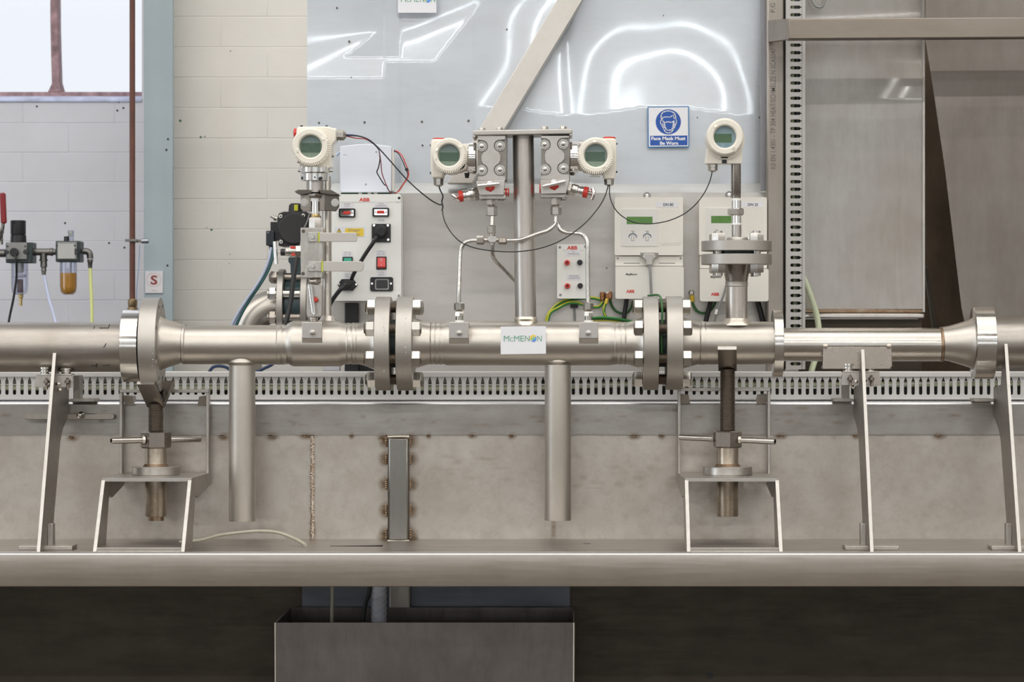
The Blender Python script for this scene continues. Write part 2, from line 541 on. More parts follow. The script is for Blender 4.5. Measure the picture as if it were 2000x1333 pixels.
YTUBE = plain('pale_yellow_hose', (0.72, 0.75, 0.32), 0.35, var=0.04)
BLUETUBE = plain('grey_blue_hose', (0.42, 0.48, 0.62), 0.25, var=0.04)
TAPE = plain('white_tape', (0.88, 0.87, 0.84), 0.55, var=0.02)
PAINTWALL = plain('warm_white_wall_paint', (0.742, 0.710, 0.657), 0.62, var=0.05, scale=5, bump=0.15)
DAYLITWALL = plain('daylit_wall_paint', (0.62, 0.62, 0.66), 0.62, var=0.05, scale=5, bump=0.15)  # white paint with the blue window light put into its colour
BLUESTEEL = plain('blue_grey_column_paint', (0.36, 0.43, 0.46), 0.5, var=0.06, scale=6)
RUSTPIPE = plain('red_oxide_pipe_paint', (0.125, 0.045, 0.030), 0.5, var=0.18, scale=20)
RUSTFRAME = plain('flaking_rusty_frame_paint', (0.34, 0.22, 0.23), 0.7, var=0.45, scale=45, bump=0.4)
SILL = plain('peeling_sill_paint', (0.55, 0.60, 0.80), 0.6, var=0.25, scale=30, bump=0.3)
GREYALU = plain('grey_aluminium_casting', (0.259, 0.259, 0.252), 0.4, 0.5, var=0.06)
GALV = steel('malleable_fitting', (0.223, 0.217, 0.205), 0.42, 0.08, None, blotch=0.5, bscale=30)
OIL = plain('amber_oil', (0.72, 0.33, 0.005), 0.12, var=0.06, coat=0.5)
FLOORM = plain('worn_concrete_floor', (0.088, 0.073, 0.058), 0.6, var=0.2, scale=2)
CEILM = plain('white_ceiling_paint', (0.72, 0.72, 0.72), 0.8, var=0.04, scale=2)
HALLM = plain('hall_wall_paint', (0.66, 0.665, 0.67), 0.8, var=0.1, scale=0.6)
PCB = plain('green_circuit_board', (0.02, 0.07, 0.03), 0.4, var=0.2)
CLEAR = glass('clear_bowl', (0.82, 0.84, 0.93), 0.10)
DIALGLASS = glass('dial_glass', (0.93, 0.96, 0.95), 0.06)
PANE = glass('window_pane', (0.97, 0.98, 1.0), 0.05)
# ================================================================== THE SETTING
o = obj('floor', MB().box((-7, -23, -0.1), (8.5, 1.6, 0.0)), FLOORM, kind='structure', label='worn concrete floor of the hall')
o = obj('ceiling', MB().box((-7, -23, 4.75), (8.5, 1.6, 4.85)), CEILM, kind='structure', label='white painted ceiling of the hall')
o = obj('wall_rear', MB().box((-7, -23.1, 0), (8.5, -23, 4.75)), HALLM, kind='structure', label='far wall of the hall opposite the test rig')
o = obj('wall_right', MB().box((8.5, -23, 0), (8.6, 1.6, 4.75)), HALLM, kind='structure', label='right hand side wall of the hall')
o = obj('wall_left', MB().box((-7.1, -23, 0), (-7, 1.6, 4.75)), HALLM, kind='structure', label='left hand side wall of the hall')

# --- painted brick wall behind the rig: window bay on the left, plain bay on the right
YL, YR = 1.15, 0.95
WX1, WZ0 = W(277, 0, YL).x, W(0, 197, YL).z
WX0, WZ1 = WX1 - 1.9, WZ0 + 1.6
PX0, PX1 = W(281, 0, 0.85).x, W(338, 0, 0.85).x
wl = MB()
wl.box((-7, YL + .0006, 0), (PX1, YL + .26, WZ0)).box((-7, YL + .0006, WZ0), (WX0, YL + .26, 4.75)).box((WX0, YL + .0006, WZ1), (WX1, YL + .26, 4.75)).box((WX1, YL + .0006, WZ0), (PX1, YL + .26, 4.75))
wall_w = obj('wall_window_bay', wl, DAYLITWALL, kind='structure', label='white painted brick wall under the window, blue daylight in its colour')
wall_b = obj('wall_back', MB().box((PX0 + .01, YR + .0006, 0), (8.5, YR + .2, 4.75)), PAINTWALL, kind='structure', label='warm white painted brick wall left of the steel sheet')
def bricks(parent, x0, x1, z0, z1, yf, m):
    BL, BH, J = 0.212, 0.0675, 0.0010
    mb = MB().box((0, yf, 0), (BL, yf + .02, BH))
    base = make_mesh('brick', mb, m, Vector((0, 0, 0)))
    n = 0
    r = 0
    z = z0
    while z < z1:
        x = x0 - (BL + J) / 2 * (r % 2)
        while x < x1:
            h = min(BH, z1 - z)
            a, b = max(x, x0), min(x + BL, x1)
            if b - a > .02 and h > .01:
                e = inst('brick', base, parent, Vector((a, (rnd.random() - .5) * .0004, z)))
                e.scale = ((b - a) / BL, 1, h / BH)
                mo = e.modifiers.new('bevel', 'BEVEL'); mo.width = .0011; mo.segments = 2
            x += BL + J
        z += BH + J
        r += 1
zb = W(0, 745, YR).z
bricks(wall_b, PX1 - .012, W(665, 0, YR).x, zb, W(0, -35, YR).z, YR, PAINTWALL)
bricks(wall_w, W(-45, 0, YL).x, PX0 + .03, W(0, 760, YL).z, WZ0, YL, DAYLITWALL)
hol = [(127, 436), (213, 475), (72, 208), (232, 199), (229, 216), (241, 211), (243, 484)]
for px, py in hol:
    obj('screw_hole', MB().ly(px, py, YL - .0006, [(0, 2.1), (3, 2.1)], 10), BLACKP, wall_w)
for px, py, r in [(413, 449, 2.3), (404, 445, 1.2), (352, 236, 2.5), (392, 268, 2.2), (400, 267, 1.8), (450, 100, 1.5), (449, 497, 1.4), (448, 515, 1.2)]:
    obj('screw_hole', MB().ly(px, py, YR - .0006, [(0, r), (3, r)], 10), DGWIRE if r > 2 else GREYPRINT, wall_b)

# --- window
win = thing('window_1', 'bright window with a flaking rusty mullion in the top left corner', None, ((WX0 + WX1) / 2, YL + .15, WZ0), kind='structure')
mb = MB()
yw = YL + .10
mp = [(97.5, -40), (112, -40), (113, 60), (115, 130), (116, 160), (122, 180), (93, 180), (101, 163), (99.5, 110), (98, 40)]
mb.pprism(mp, yw, yw + .05)
obj('mullion', mb, RUSTFRAME, win, bevel=.002)
mb = MB().box((WX0, yw - .004, WZ0 + .004), (WX1, yw + .05, WZ0 + .028)).box((WX0, yw, WZ1 - .02), (WX1, yw + .05, WZ1)).box((WX0, yw, WZ0), (WX0 + .02, yw + .05, WZ1))
obj('window_frame', mb, RUSTFRAME, win, bevel=.002)
obj('pane', MB().box((W(112, 0, yw).x, yw + .02, WZ0 + .01), (WX1, yw + .024, WZ1)), PANE, win)
obj('pane', MB().box((WX0, yw + .02, WZ0 + .01), (W(99, 0, yw).x, yw + .024, WZ1)), PANE, win)
mb = MB().prism([(WX0, YL - .004, WZ0 - .003), (WX0, YL - .004, WZ0 + .004), (WX0, YL + .004, WZ0 + .0075), (WX0, yw - .004, WZ0 + .018), (WX0, yw - .004, WZ0 - .003)], (WX1 - WX0, 0, 0))
obj('window_sill', mb, SILL, win, bevel=.002)

# --- blue grey steel column between the two bays
colm = MB().box((PX0, .85, 0), (PX1, .865, 4.7)).box((PX0 + .026, .865, 0), (PX0 + .034, 1.0, 4.7)).box((PX0, .995, 0), (PX1, 1.01, 4.7))
o = obj('steel_column', colm, BLUESTEEL, label='blue grey painted steel column beside the window', cat='column', kind='structure', bevel=.002)
for px, py in ((328, 272), (325, 293), (327, 519)):
    obj('screw_hole', MB().ly(px, py, .8495, [(0, 2.2), (1.5, 2.2)], 10), BLACKP, o)

# ================================================================== STEEL SHEETS BEHIND THE RIG
def gsm(a, b, x):
    t = np.clip((x - a) / (b - a), 0, 1)
    return t * t * (3 - 2 * t)
def blur(f, k):
    for _ in range(3):
        g = np.pad(f, k, mode='edge')
        c = np.cumsum(np.pad(g, ((1, 0), (0, 0))), axis=0); g = (c[2 * k + 1:] - c[:-2 * k - 1]) / (2 * k + 1)
        c = np.cumsum(np.pad(g, ((0, 0), (1, 0))), axis=1); f = (c[:, 2 * k + 1:] - c[:, :-2 * k - 1]) / (2 * k + 1)
    return f
def wavy_sheet(px0, px1, py0, py1, y0, step, field, cut):
    """a dented sheet: field(px, py) says how far its slope lies between the slopes that mirror the two far lamp rows"""
    nx, nz = int((px1 - px0) / step) + 1, int((py1 - py0) / step) + 1
    X = np.linspace(px0, px1, nx); Y = np.linspace(py1, py0, nz)          # bottom to top
    GX, GY = np.meshgrid(X, Y)
    f = cut(GX, GY, blur(field(GX, GY), max(1, int(6 / step))))
    s = S(y0)
    Z = ZC + (CY - GY) * s
    camt = np.arctan((ZC - Z) / (D + y0))
    t1 = 0.5 * (camt + np.arctan((LAMP_Z - Z) / (y0 - LAMP1_Y)))
    t2 = 0.5 * (camt + np.arctan((LAMP_Z - Z) / (y0 - LAMP2_Y)))
    t = np.tan(t1 + f * (t2 - t1))
    dz = (py1 - py0) / (nz - 1) * s
    h = np.cumsum(t, axis=0) * dz
    h = h - h.mean(axis=0, keepdims=True)
    vs = [((X[i] - CX) * s, y0 + float(h[j, i]), float(Z[j, i])) for j in range(nz) for i in range(nx)]
    fs = [(j * nx + i, j * nx + i + 1, (j + 1) * nx + i + 1, (j + 1) * nx + i) for j in range(nz - 1) for i in range(nx - 1)]
    mb = MB().add(vs, fs)
    n = len(mb.v)                                                        # back skin and rim: 2 mm of metal
    rim = [i for i in range(nx)] + [(j + 1) * nx - 1 for j in range(1, nz)] + [nz * nx - 1 - i for i in range(1, nx)] + [j * nx for j in range(nz - 2, 0, -1)]
    mb.add([mb.v[i] + Vector((0, .002, 0)) for i in rim], [])
    m = len(rim)
    for k in range(m):
        k2 = (k + 1) % m
        mb.f.append((rim[k2], rim[k], n + k, n + k2))
    return mb
LO = -1.8
def field_main(x, y):
    e = np.sqrt(((x - 1300) / 168.0) ** 2 + ((y - 205) / 170.0) ** 2)
    arch = np.clip((1 - e) / 0.34, LO, 1.28)
    yC = 76 - 0.10 * (x - 600)
    yD = 128 - 0.42 * (x - 600)
    left = np.clip((y - yC) / np.maximum(yD - yC, 14), LO, 1.3)
    yE = 54 - 0.36 * (x - 785)
    mid = np.clip((y - yE) / 27.0, LO, 1.3)
    xG = 991 - (y - 90) * 0.46 + 10 * np.sin((y - 90) / 125 * PI)
    g = np.clip((x - xG) / 42.0, LO, 1.3)
    f = np.where(x < 752, left, np.where(x < 945 - y * 0.3, mid, g))
    w = gsm(1085, 1125, x)
    f = f * (1 - w) + arch * w
    return f + 0.11 * np.sin(x / 37.0 + y / 61.0) + 0.09 * np.sin(x / 71.0 - y / 29.0 + 1.0) + 0.06 * np.sin(x / 19.0 + y / 83.0)
def cut_main(x, y, f):
    lim = np.where(x < 752, 150, np.where(x < 925, 118, 214 + 9 * np.sin(x / 55.0)))
    up = np.where(f > 1.35, 1.35 + (f - 1.35) * gsm(0, 70, lim - y), f)
    gap = (x > 737 - (y - 60) * 1.3) & (x < 783) & (y < 112)
    gap = gap | ((x > 943 - y * 0.8) & (x < 975 - y * 0.3))
    up = np.where(gap, -0.6, up)
    down = LO + (-0.5 - LO) * (1 - gsm(0, 110, y - lim))
    return np.where(y > lim, down, up)
sheet = obj('wavy_steel_sheet', wavy_sheet(600, 1492, -45, 366, .32, 4, field_main, cut_main), ST_SHEET, sharp=60,
            label='bright dented stainless sheet with curved lamp reflections behind the transmitters', cat='steel sheet')
for px, py, r in ((623, 240, 2.2), (712, 239, 2.4), (824, 238, 2.4), (915, 236, 2.4), (1083, 234, 2.2), (682, 81, 2.2), (658, 15, 1.8), (686, 151, 1.3), (825, 284, 2), (990, 57, 1.6), (1362, 230, 1.4), (1369, 273, 1.6), (1225, 278, 1.8), (1483, 229, 1.6), (1296, 30, 1.2)):
    obj('spot_weld', MB().ly(px, py, .3165, [(-.6, r * .4), (-.4, r), (6, r)], 10), ST_BRACKET, sheet)

def field_right(x, y):
    q = (x - (1727 + (188 - y) * 0.62)) * 0.8 / 26.0
    f = np.clip(q, LO, 1.6)
    top = np.clip((y - (35 - 0.05 * (x - 1575))) / 14.0, LO, 1.3)
    return np.where(y < 50, top, f)
def cut_right(x, y, f):
    return np.where((y > 193) | ((y > 50) & (y < 114)), LO, f)
sheet_r = obj('steel_sheet', wavy_sheet(1566, 1803, -45, 604, .34, 4, field_right, cut_right), ST_SHEET_B, sharp=60,
              label='stained stainless sheet right of the vertical cable trunking', cat='steel sheet')
mb = MB().pbox(1566, 1806, 612, 622, .335, .37)
obj('bottom_fold', mb, ST_SHEET_B, sheet_r, bevel=.003)
obj('weld_seam', MB().pbox(1570, 1803, 604, 612, .337, .35), WELD, sheet_r, bevel=.002)
obj('edge_strip', MB().pbox(1802, 1806.5, -45, 610, .332, .36), ST_EDGE, sheet_r)
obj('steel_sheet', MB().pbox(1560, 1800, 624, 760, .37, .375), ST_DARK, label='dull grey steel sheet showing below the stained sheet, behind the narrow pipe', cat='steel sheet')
mb = MB().pprism([(1808, -45), (2500, -45), (2500, 760), (1905, 760), (1886, 640), (1878, 600), (1846, 330), (1824, 180), (1808, 80)], .30, .306)
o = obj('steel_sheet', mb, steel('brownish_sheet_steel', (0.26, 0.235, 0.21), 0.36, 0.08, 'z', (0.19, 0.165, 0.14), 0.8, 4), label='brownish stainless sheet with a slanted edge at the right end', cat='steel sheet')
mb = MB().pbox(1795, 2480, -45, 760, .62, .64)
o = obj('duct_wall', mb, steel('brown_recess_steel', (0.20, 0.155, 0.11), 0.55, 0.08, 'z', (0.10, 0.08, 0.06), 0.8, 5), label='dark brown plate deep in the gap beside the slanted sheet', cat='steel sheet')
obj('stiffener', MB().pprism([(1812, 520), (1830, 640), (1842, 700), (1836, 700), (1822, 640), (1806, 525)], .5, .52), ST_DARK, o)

# --- mounting panel the boxes hang on
mb = MB().plate([[(645, 378)] + rrect(1300, 1512, 378, 702, 6)[0:0] + [(1500, 376), (1508, 379), (1512, 388), (1513, 702), (645, 702)]], .27, .275)
pan = obj('instrument_board', mb, ST_PANEL, label='grey stainless mounting panel carrying the cream instrument boxes', cat='steel panel')
mb = MB().prism([(W(645, 0, .27).x, .27, W(0, 379, .27).z), (W(645, 0, .27).x, .318, W(0, 358, .318).z), (W(645, 0, .27).x, .322, W(0, 358, .318).z), (W(645, 0, .27).x, .275, W(0, 381, .27).z)], (W(1508, 0, .27).x - W(645, 0, .27).x, 0, 0))
obj('folded_lip', mb, ST_LIP, pan)
obj('hinge_stud', MB().tube([W(1494, 352, .262), W(1499, 366, .258), W(1508, 371, .255), W(1516, 376, .255)], .0042, 10), ST_BOLT, pan)
obj('hinge_block', MB().pbox(1490, 1499, 352, 370, .255, .27), ST_BRACKET, pan, bevel=.001)
obj('mark', MB().flat(circ(1185, 524, 2.2, 10), .2695), GREYPRINT, pan)

# --- diagonal brace: a channel across the dented sheet
def quadp(pts, y0, y1): return MB().pprism(pts, y0, y1)
mb = MB().pprism([(1103, -25), (1152, -25), (922, 358), (873, 358)], .235, .30)
br = obj('diagonal_brace', mb, ST_UPRIGHT if False else steel('brushed_brace_steel', (0.68, 0.65, 0.61), 0.42, 0.05, None, blotch=0.3, bscale=4), label='diagonal stainless channel brace rising to the top edge behind the pipe stand', cat='brace', bevel=.001)
# --- post with the mill print
mb = MB().pbox(1497, 1533, -60, 735, .21, .25)
post = obj('steel_post', mb, ST_UPRIGHT, label='square stainless post with faded vertical mill print', cat='post', bevel=.004)
obj('side_groove', MB().pbox(1486, 1497.5, -60, 372, .24, .262), steel('groove_steel', (0.28, 0.28, 0.30), 0.35, 0.05, 'z'), post)
obj('mill_print', MB().text('K0 EN 1.4301 - TP 304 HEAT/SCHMELZE N SCA5047', 1505, 1515, 94, 330, .2094, 0.004, True), plain('dark_mill_print', (.13, .12, .11), .6), post)
obj('mill_print', MB().text('P.G', 1505, 1514, 6, 24, .2094, 0.004, True), plain('dark_mill_print', (.13, .12, .11), .6), post)

# --- trunking
def trunk_h():
    loops = [rect(-480, 2480, 736, 781)]
    k = 0
    x = 515 - 14.75 * 67
    while x < 2470:
        if x > -470:
            a = circ(x, 768.5, 3.3, 8, 0, PI)
            loops.append([(x - 3.3, 744.5), (x - 1.0, 740), (x - 1.0, 737.0), (x + 1.0, 737.0), (x + 1.0, 740), (x + 3.3, 744.5)] + a)
        x += 14.75
    return MB().plate(loops, .17, .1725)
tr = thing('horizontal_trunking', 'long horizontal grey slotted cable trunking behind the pipe', 'cable trunking', W(1000, 781, .2))
obj('slotted_front', trunk_h(), TRUNK, tr)
obj('lid', MB().pbox(-480, 2480, 726.5, 737, .166, .235), TRUNK, tr, bevel=.0015)
mb = MB().pbox(-480, 2480, 737, 781, .232, .235)
obj('back_channel', mb, TRUNK_IN, tr)
obj('channel_floor', MB().pbox(-480, 2480, 778.5, 781, .1726, .232), TRUNK, tr)
yv = .19
loops = [rect(1535, 1566.4, -45, 722)]
y_ = 14 - 14.83 * 4
while y_ < 712:
    if y_ > -38:
        loops.append([(1561.5, y_ + 3.2), (1564, y_ + .8), (1566, y_ + .8), (1566, y_ - .8), (1564, y_ - .8), (1561.5, y_ - 3.2)] + circ(1546.8, y_, 3.2, 8, -PI / 2, -3 * PI / 2))
    y_ += 14.83
tv = thing('vertical_trunking', 'vertical grey slotted cable trunking beside the square post', 'cable trunking', W(1553, 722, yv))
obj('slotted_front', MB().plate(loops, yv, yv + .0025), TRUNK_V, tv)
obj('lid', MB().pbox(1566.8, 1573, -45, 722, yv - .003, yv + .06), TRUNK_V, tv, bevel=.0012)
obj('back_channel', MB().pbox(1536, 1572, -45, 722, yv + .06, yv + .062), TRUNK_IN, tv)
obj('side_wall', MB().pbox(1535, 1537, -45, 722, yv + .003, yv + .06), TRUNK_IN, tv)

def cable(name, pts, r, m, label, cat='cable', group=None, k=6, n=10, parent=None):
    return obj(name, MB().tube(pts, r, n, k), m, parent, label=label, cat=cat, group=group, sharp=60)
cable('olive_cable', [W(-480, 758, .184), W(300, 757, .184), W(640, 758, .184), W(1020, 759, .184), W(1060, 757, .184), W(1300, 749, .184), W(1560, 752, .184), W(2480, 744, .184)], .0060, OLIVE, 'thick olive cable running low inside the horizontal trunking')
cable('grey_cable', [W(-40, 746, .186), W(210, 744, .186), W(500, 745, .186), W(900, 745, .186), W(1050, 747, .19)], .0046, plain('pale_grey_cable_sheath', (.5, .5, .47), .45), 'grey cable above the olive one in the trunking, left half')
cable('white_cable', [W(-40, 751, .1765), W(100, 751.5, .1765), W(400, 750.5, .1765), W(900, 752, .1765), W(1230, 752, .176), W(1450, 757, .176), W(1620, 758, .176), W(1760, 751, .176), W(1900, 745, .176), W(2040, 744, .176)], .0017, TAPE, 'thin white wire inside the horizontal trunking')
cable('olive_cable', [W(1549, -40, .225), W(1548, 300, .222), W(1552, 480, .222), W(1553, 722, .222)], .0038, OLIVE, 'olive cable dropping inside the vertical trunking')
cable('grey_cable', [W(1556, -40, .21), W(1558, 300, .21), W(1556, 520, .21), W(1559, 722, .21)], .0016, GREYCABLE, 'thin grey wire inside the vertical trunking')
cable('hose', [W(1568, 540, .26), W(1577, 562, .26), W(1588, 592, .265), W(1596, 620, .27), W(1599, 650, .27), W(1595, 690, .265), W(1586, 722, .26), W(1578, 760, .25)], .0062, PALETUBE, 'pale green hose curving out behind the vertical trunking', 'hose')
cable('grey_cable', [W(1577, -20, .30), W(1588, 6, .30), W(1598, 14, .3), W(1608, 10, .3), W(1617, -20, .3)], .0022, GREYCABLE, 'dark cable loop hanging at the top edge right of the trunking')

# --- upper right rail
mb = MB().pprism([(1540, 36.5), (2500, 30), (2500, 70), (1540, 76.5)], -.02, .02)
rail = obj('upper_rail', mb, steel('rail_steel', (0.30, 0.265, 0.225), 0.42, 0.07, 'x', blotch=0.5), label='flat stainless rail crossing the top right corner', cat='rail', bevel=.002)
p = [W(1540, 36.5, -.02), W(1540, 76.5, -.02), W(1500, 82, .2), W(1500, 40, .2)]
obj('rail_return', MB().prism(p, (.012, .004, 0)), steel('rail_return_steel', (0.34, 0.29, 0.24), 0.45, 0.07, None), rail)
obj('rail_flange', MB().prism([W(1540, 77.2, -.02), W(2500, 70.6, -.02), W(2500, 73.0, .03), W(1540, 80.0, .03)], (0, 0, .002)), ST_DARK, rail)

# ================================================================== TROUGH: beam, back panel, bench
YB = .12                                      # back panel plane
def stained_panel(px0, px1, py0, py1, y, step, spots):
    nx, nz = int((px1 - px0) / step) + 1, int((py1 - py0) / step) + 1
    vs, st = [], []
    for j in range(nz):
        for i in range(nx):
            px, py = px0 + (px1 - px0) * i / (nx - 1), py1 + (py0 - py1) * j / (nz - 1)
            vs.append(W(px, py, y))
    A = np.array([(px0 + (px1 - px0) * i / (nx - 1), py1 + (py0 - py1) * j / (nz - 1)) for j in range(nz) for i in range(nx)])
    s = np.zeros(len(A))
    for cx, cy, rx, ry, k in spots:
        d = np.sqrt(((A[:, 0] - cx) / rx) ** 2 + ((A[:, 1] - cy) / ry) ** 2)
        s = np.maximum(s, k * np.clip(1.35 - d, 0, 1))
    fs = [(j * nx + i, j * nx + i + 1, (j + 1) * nx + i + 1, (j + 1) * nx + i) for j in range(nz - 1) for i in range(nx - 1)]
    mb = MB().add(vs, fs)
    a, b, c, d = vs[0], vs[nx - 1], vs[-1], vs[nx * (nz - 1)]
    off = Vector((0, .004, 0))
    n = len(mb.v)
    mb.add([a + off, b + off, c + off, d + off], [(3, 2, 1, 0)])
    return mb, np.concatenate([s, np.zeros(4)])
def set_stain(o, s):
    at = o.data.attributes.new('stain', 'FLOAT', 'POINT')
    at.data.foreach_set('value', s.astype(np.float32))
tacks = [(142, 857, 9), (437, 855, 8), (532, 855, 10), (687, 853, 4), (838, 853, 4), (922, 852, 7), (1000, 853, 6), (1240, 854, 9), (1292, 853, 5), (1525, 853, 10), (1835, 853, 10), (1672, 853, 6), (600, 853, 13), (748, 857, 9), (802, 857, 9)]
spots = [(x, y, r * 1.35, 6, .8) for x, y, r in tacks]
SIDE = [(862, 13), (897, 12), (946, 12), (998, 13), (1046, 14)]
for y_, r in SIDE:
    spots += [(752, y_, 12, r * 1.15, .9), (804, y_, 12, r * 1.15, .8)]
spots += [(752, 1052, 14, 12, .9), (805, 1054, 12, 12, .9)]
for y_ in range(855, 1060, 6):
    spots += [(610 + rnd.uniform(-1, 1), y_, 5 + 2 * rnd.random(), 5, rnd.uniform(.3, .75))]
spots += [(610, 1040, 7, 16, .9), (1081, 1035, 5, 20, .6), (1081, 1018, 4, 12, .5)]
for x_ in range(60, 2000, 9):
    spots.append((x_, 1057, 10, 3.0, rnd.uniform(.1, .45)))
for _ in range(26):
    spots.append((rnd.uniform(820, 1320), rnd.uniform(890, 960), rnd.uniform(6, 22), rnd.uniform(2, 6), rnd.uniform(.08, .25)))
mb, s = stained_panel(-480, 2480, 850.5, 1061, YB, 3.2, spots)
bp = obj('trough_back_sheet', mb, ST_BACK, label='long stainless back panel with brown weld spots behind the stands', cat='steel panel', sharp=60)
set_stain(bp, s)
for x, y, r in tacks:
    mbw = MB()
    for k in range(max(2, int(r / 3))):
        mbw.ly(x - r * .6 + k * 2.6, y - 1.5 + rnd.uniform(-1, 1), YB, [(-2.2, 1.0), (-1.2, 2.4), (2, 2.8)], 10)
    obj('weld_tack', mbw, WELD, bp)
mbw = MB()
y_ = 853
while y_ < 1056:
    mbw.ly(610 + rnd.uniform(-.8, .8), y_, YB, [(-3.2, 1.0), (-2.0, 2.8 + rnd.random() * 1.2), (2, 4.0)], 10)
    y_ += 2.6
obj('weld_bead', mbw, steel('rusty_weld_bead', (0.58, 0.53, 0.46), 0.32, 0.1, None, (0.30, 0.18, 0.10), 0.9, 40, bump=0.3), bp)
obj('bottom_fillet', MB().prism([W(-480, 1056, YB), W(-480, 1061, YB), W(-480, 1061, YB) + Vector((0, -.006, 0))], (W(2480, 0, YB).x - W(-480, 0, YB).x, 0, 0)), ST_LIP, bp)
# upper beam
spots = [(x, 849, r * 1.2, 3, .5) for x, y, r in tacks]
for _ in range(90):
    spots.append((rnd.uniform(-20, 2040), rnd.uniform(798, 832), rnd.uniform(3, 16), rnd.uniform(1.2, 4), rnd.uniform(.12, .4)))
for x_ in range(-40, 2060, 12):
    spots.append((x_, 849, 12, 1.6, rnd.uniform(.1, .5)))
mb, s = stained_panel(-480, 2480, 791, 850, YB - .006, 3.2, spots)
beam = obj('upper_beam', mb, ST_BEAM, label='smudged stainless beam running above the back panel, below the trunking', cat='beam', sharp=60)
set_stain(beam, s)
xa, xb = W(-480, 0, YB).x, W(2480, 0, YB).x
zt = W(0, 791, YB - .006).z
obj('top_plate', MB().prism([(xa, YB - .0062, zt + .0), (xa, YB - .004, zt + .005), (xa, YB + .0, zt + .0065), (xa, .36, zt + .0075), (xa, .36, zt + .001), (xa, YB, zt - .001)], (xb - xa, 0, 0)), ST_LIP if False else steel('beam_top_steel', (0.70, 0.70, 0.72), 0.30, 0.06, 'x', blotch=0.3), beam, sharp=80)
# box stiffener between beam and bench
mb = MB().pbox(757, 799, 854, 1059, YB - .040, YB)
st = obj('box_stiffener', mb, steel('stiffener_steel', (0.29, 0.28, 0.26), 0.24, 0.06, 'z', blotch=0.6), label='square steel tube welded upright on the back panel', cat='stiffener', bevel=.005)
for y_, r in SIDE:
    for x in (754.5, 801):
        mbw = MB()
        for k in range(5):
            mbw.ly(x, y_ - r * .7 + k * r * .35, YB, [(-3, .8), (-2, 2.4), (2, 3.2)], 10)
        obj('weld_tack', mbw, WELD, st)
obj('weld_seam', MB().tube([W(757, 1057, YB - .042), W(780, 1058, YB - .043), W(799, 1057, YB - .042)], .0022), WELD_L, st)
obj('weld_seam', MB().tube([W(757, 853.5, YB - .042), W(780, 853, YB - .043), W(799, 853.5, YB - .042)], .0022), WELD_L, st)
# bench
YF = -.26
ZBEN = W(0, 1080, YF).z
bench = thing('steel_bench', 'long stainless bench ledge with a folded front, under the pipe stands', 'bench', (0, YF, ZBEN - .065))
fx = lambda px, y: W(px, 0, y).x
holes = [[(fx(650, 0), -.09), (fx(752, 0), -.095), (fx(752, 0), -.045), (fx(650, 0), -.066)], [(fx(1139, 0), -.02), (fx(1153, 0), -.02), (fx(1153, 0), .005), (fx(1139, 0), .005)]]
mb = MB().plate_z([[(xa, YF), (xb, YF), (xb, YB), (xa, YB)]] + holes, ZBEN - .0015, ZBEN)
obj('top_plate', mb, ST_BENCHTOP, bench)
zl = W(0, 1147, YF).z
obj('front_face', MB().prism([(xa, YF, ZBEN - .0045), (xa, YF, zl + .002), (xa, YF + .002, zl), (xa, YF + .06, zl), (xa, YF + .06, zl + .004), (xa, YF + .004, zl + .004), (xa, YF + .004, ZBEN - .0045)], (xb - xa, 0, 0)), ST_BENCH, bench, sharp=50)
obj('front_edge', MB().prism([(xa, YF - .0005, ZBEN - .0045), (xa, YF - .0005, ZBEN - .002), (xa, YF + .003, ZBEN + .0006), (xa, YF + .014, ZBEN + .0006), (xa, YF + .014, ZBEN - .003)], (xb - xa, 0, 0)), steel('pale_edge_steel', (0.85, 0.83, 0.80), 0.42, 0.05, 'x', blotch=0.2), bench, sharp=60)  # pale strip along the folded front edge
# below the bench
o = obj('skirting_sheet', MB().box((xa - .3, .30, 0), (xb + .3, .304, ZBEN - .02)), ST_DARK, label='brown steel panel below the bench, its shade put into the colour', cat='steel panel')
obj('bolt_hole', MB().ly(1387, 1320, .2995, [(0, 7), (2, 7)], 16), BLACKP, o)
obj('blue_grey_sheet', MB().pbox(590, 1113, 1090, 1440, .292, .296), steel('blue_reflection_steel', (0.17, 0.18, 0.20), 0.42, 0.06, 'x', (0.13, 0.135, 0.15), .5, 5), label='steel sheet behind the open tank, bluish reflection put into its colour', cat='steel sheet')  # bluish reflection is put into the sheet's base colour
obj('lower_post', MB().pbox(760, 801, 1100, 1420, .24, .29), ST_UPRIGHT, label='square steel post behind the open tank', cat='post', bevel=.003)
# open tank under the bench
YT0, YT1 = -.10, .24
ta, tb_, zt0 = W(536.5, 0, YT0).x, W(1122, 0, YT0).x, W(0, 1217, YT0).z
tank = thing('open_tank', 'dark open topped stainless tank hanging under the bench', 'tank', (0, 0, zt0 - .3))
w = .003
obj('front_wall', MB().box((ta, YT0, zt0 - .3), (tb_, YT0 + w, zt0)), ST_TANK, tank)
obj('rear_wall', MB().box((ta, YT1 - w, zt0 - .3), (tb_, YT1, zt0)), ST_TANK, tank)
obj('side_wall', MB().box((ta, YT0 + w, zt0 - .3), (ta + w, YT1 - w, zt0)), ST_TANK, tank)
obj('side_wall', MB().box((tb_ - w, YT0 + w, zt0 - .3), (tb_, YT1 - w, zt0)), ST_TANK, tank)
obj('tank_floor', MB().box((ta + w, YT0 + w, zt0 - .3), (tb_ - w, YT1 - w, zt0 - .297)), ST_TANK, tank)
obj('corner_weld', MB().tube([(ta + .001, YT0 - .0005, zt0), (ta + .0015, YT0 - .0005, zt0 - .15), (ta + .001, YT0 - .0005, zt0 - .3)], .0016), WELD_L, tank)
obj('corner_weld', MB().tube([(tb_ - .001, YT0 - .0005, zt0), (tb_ - .0015, YT0 - .0005, zt0 - .15), (tb_ - .001, YT0 - .0005, zt0 - .3)], .0016), WELD_L, tank)
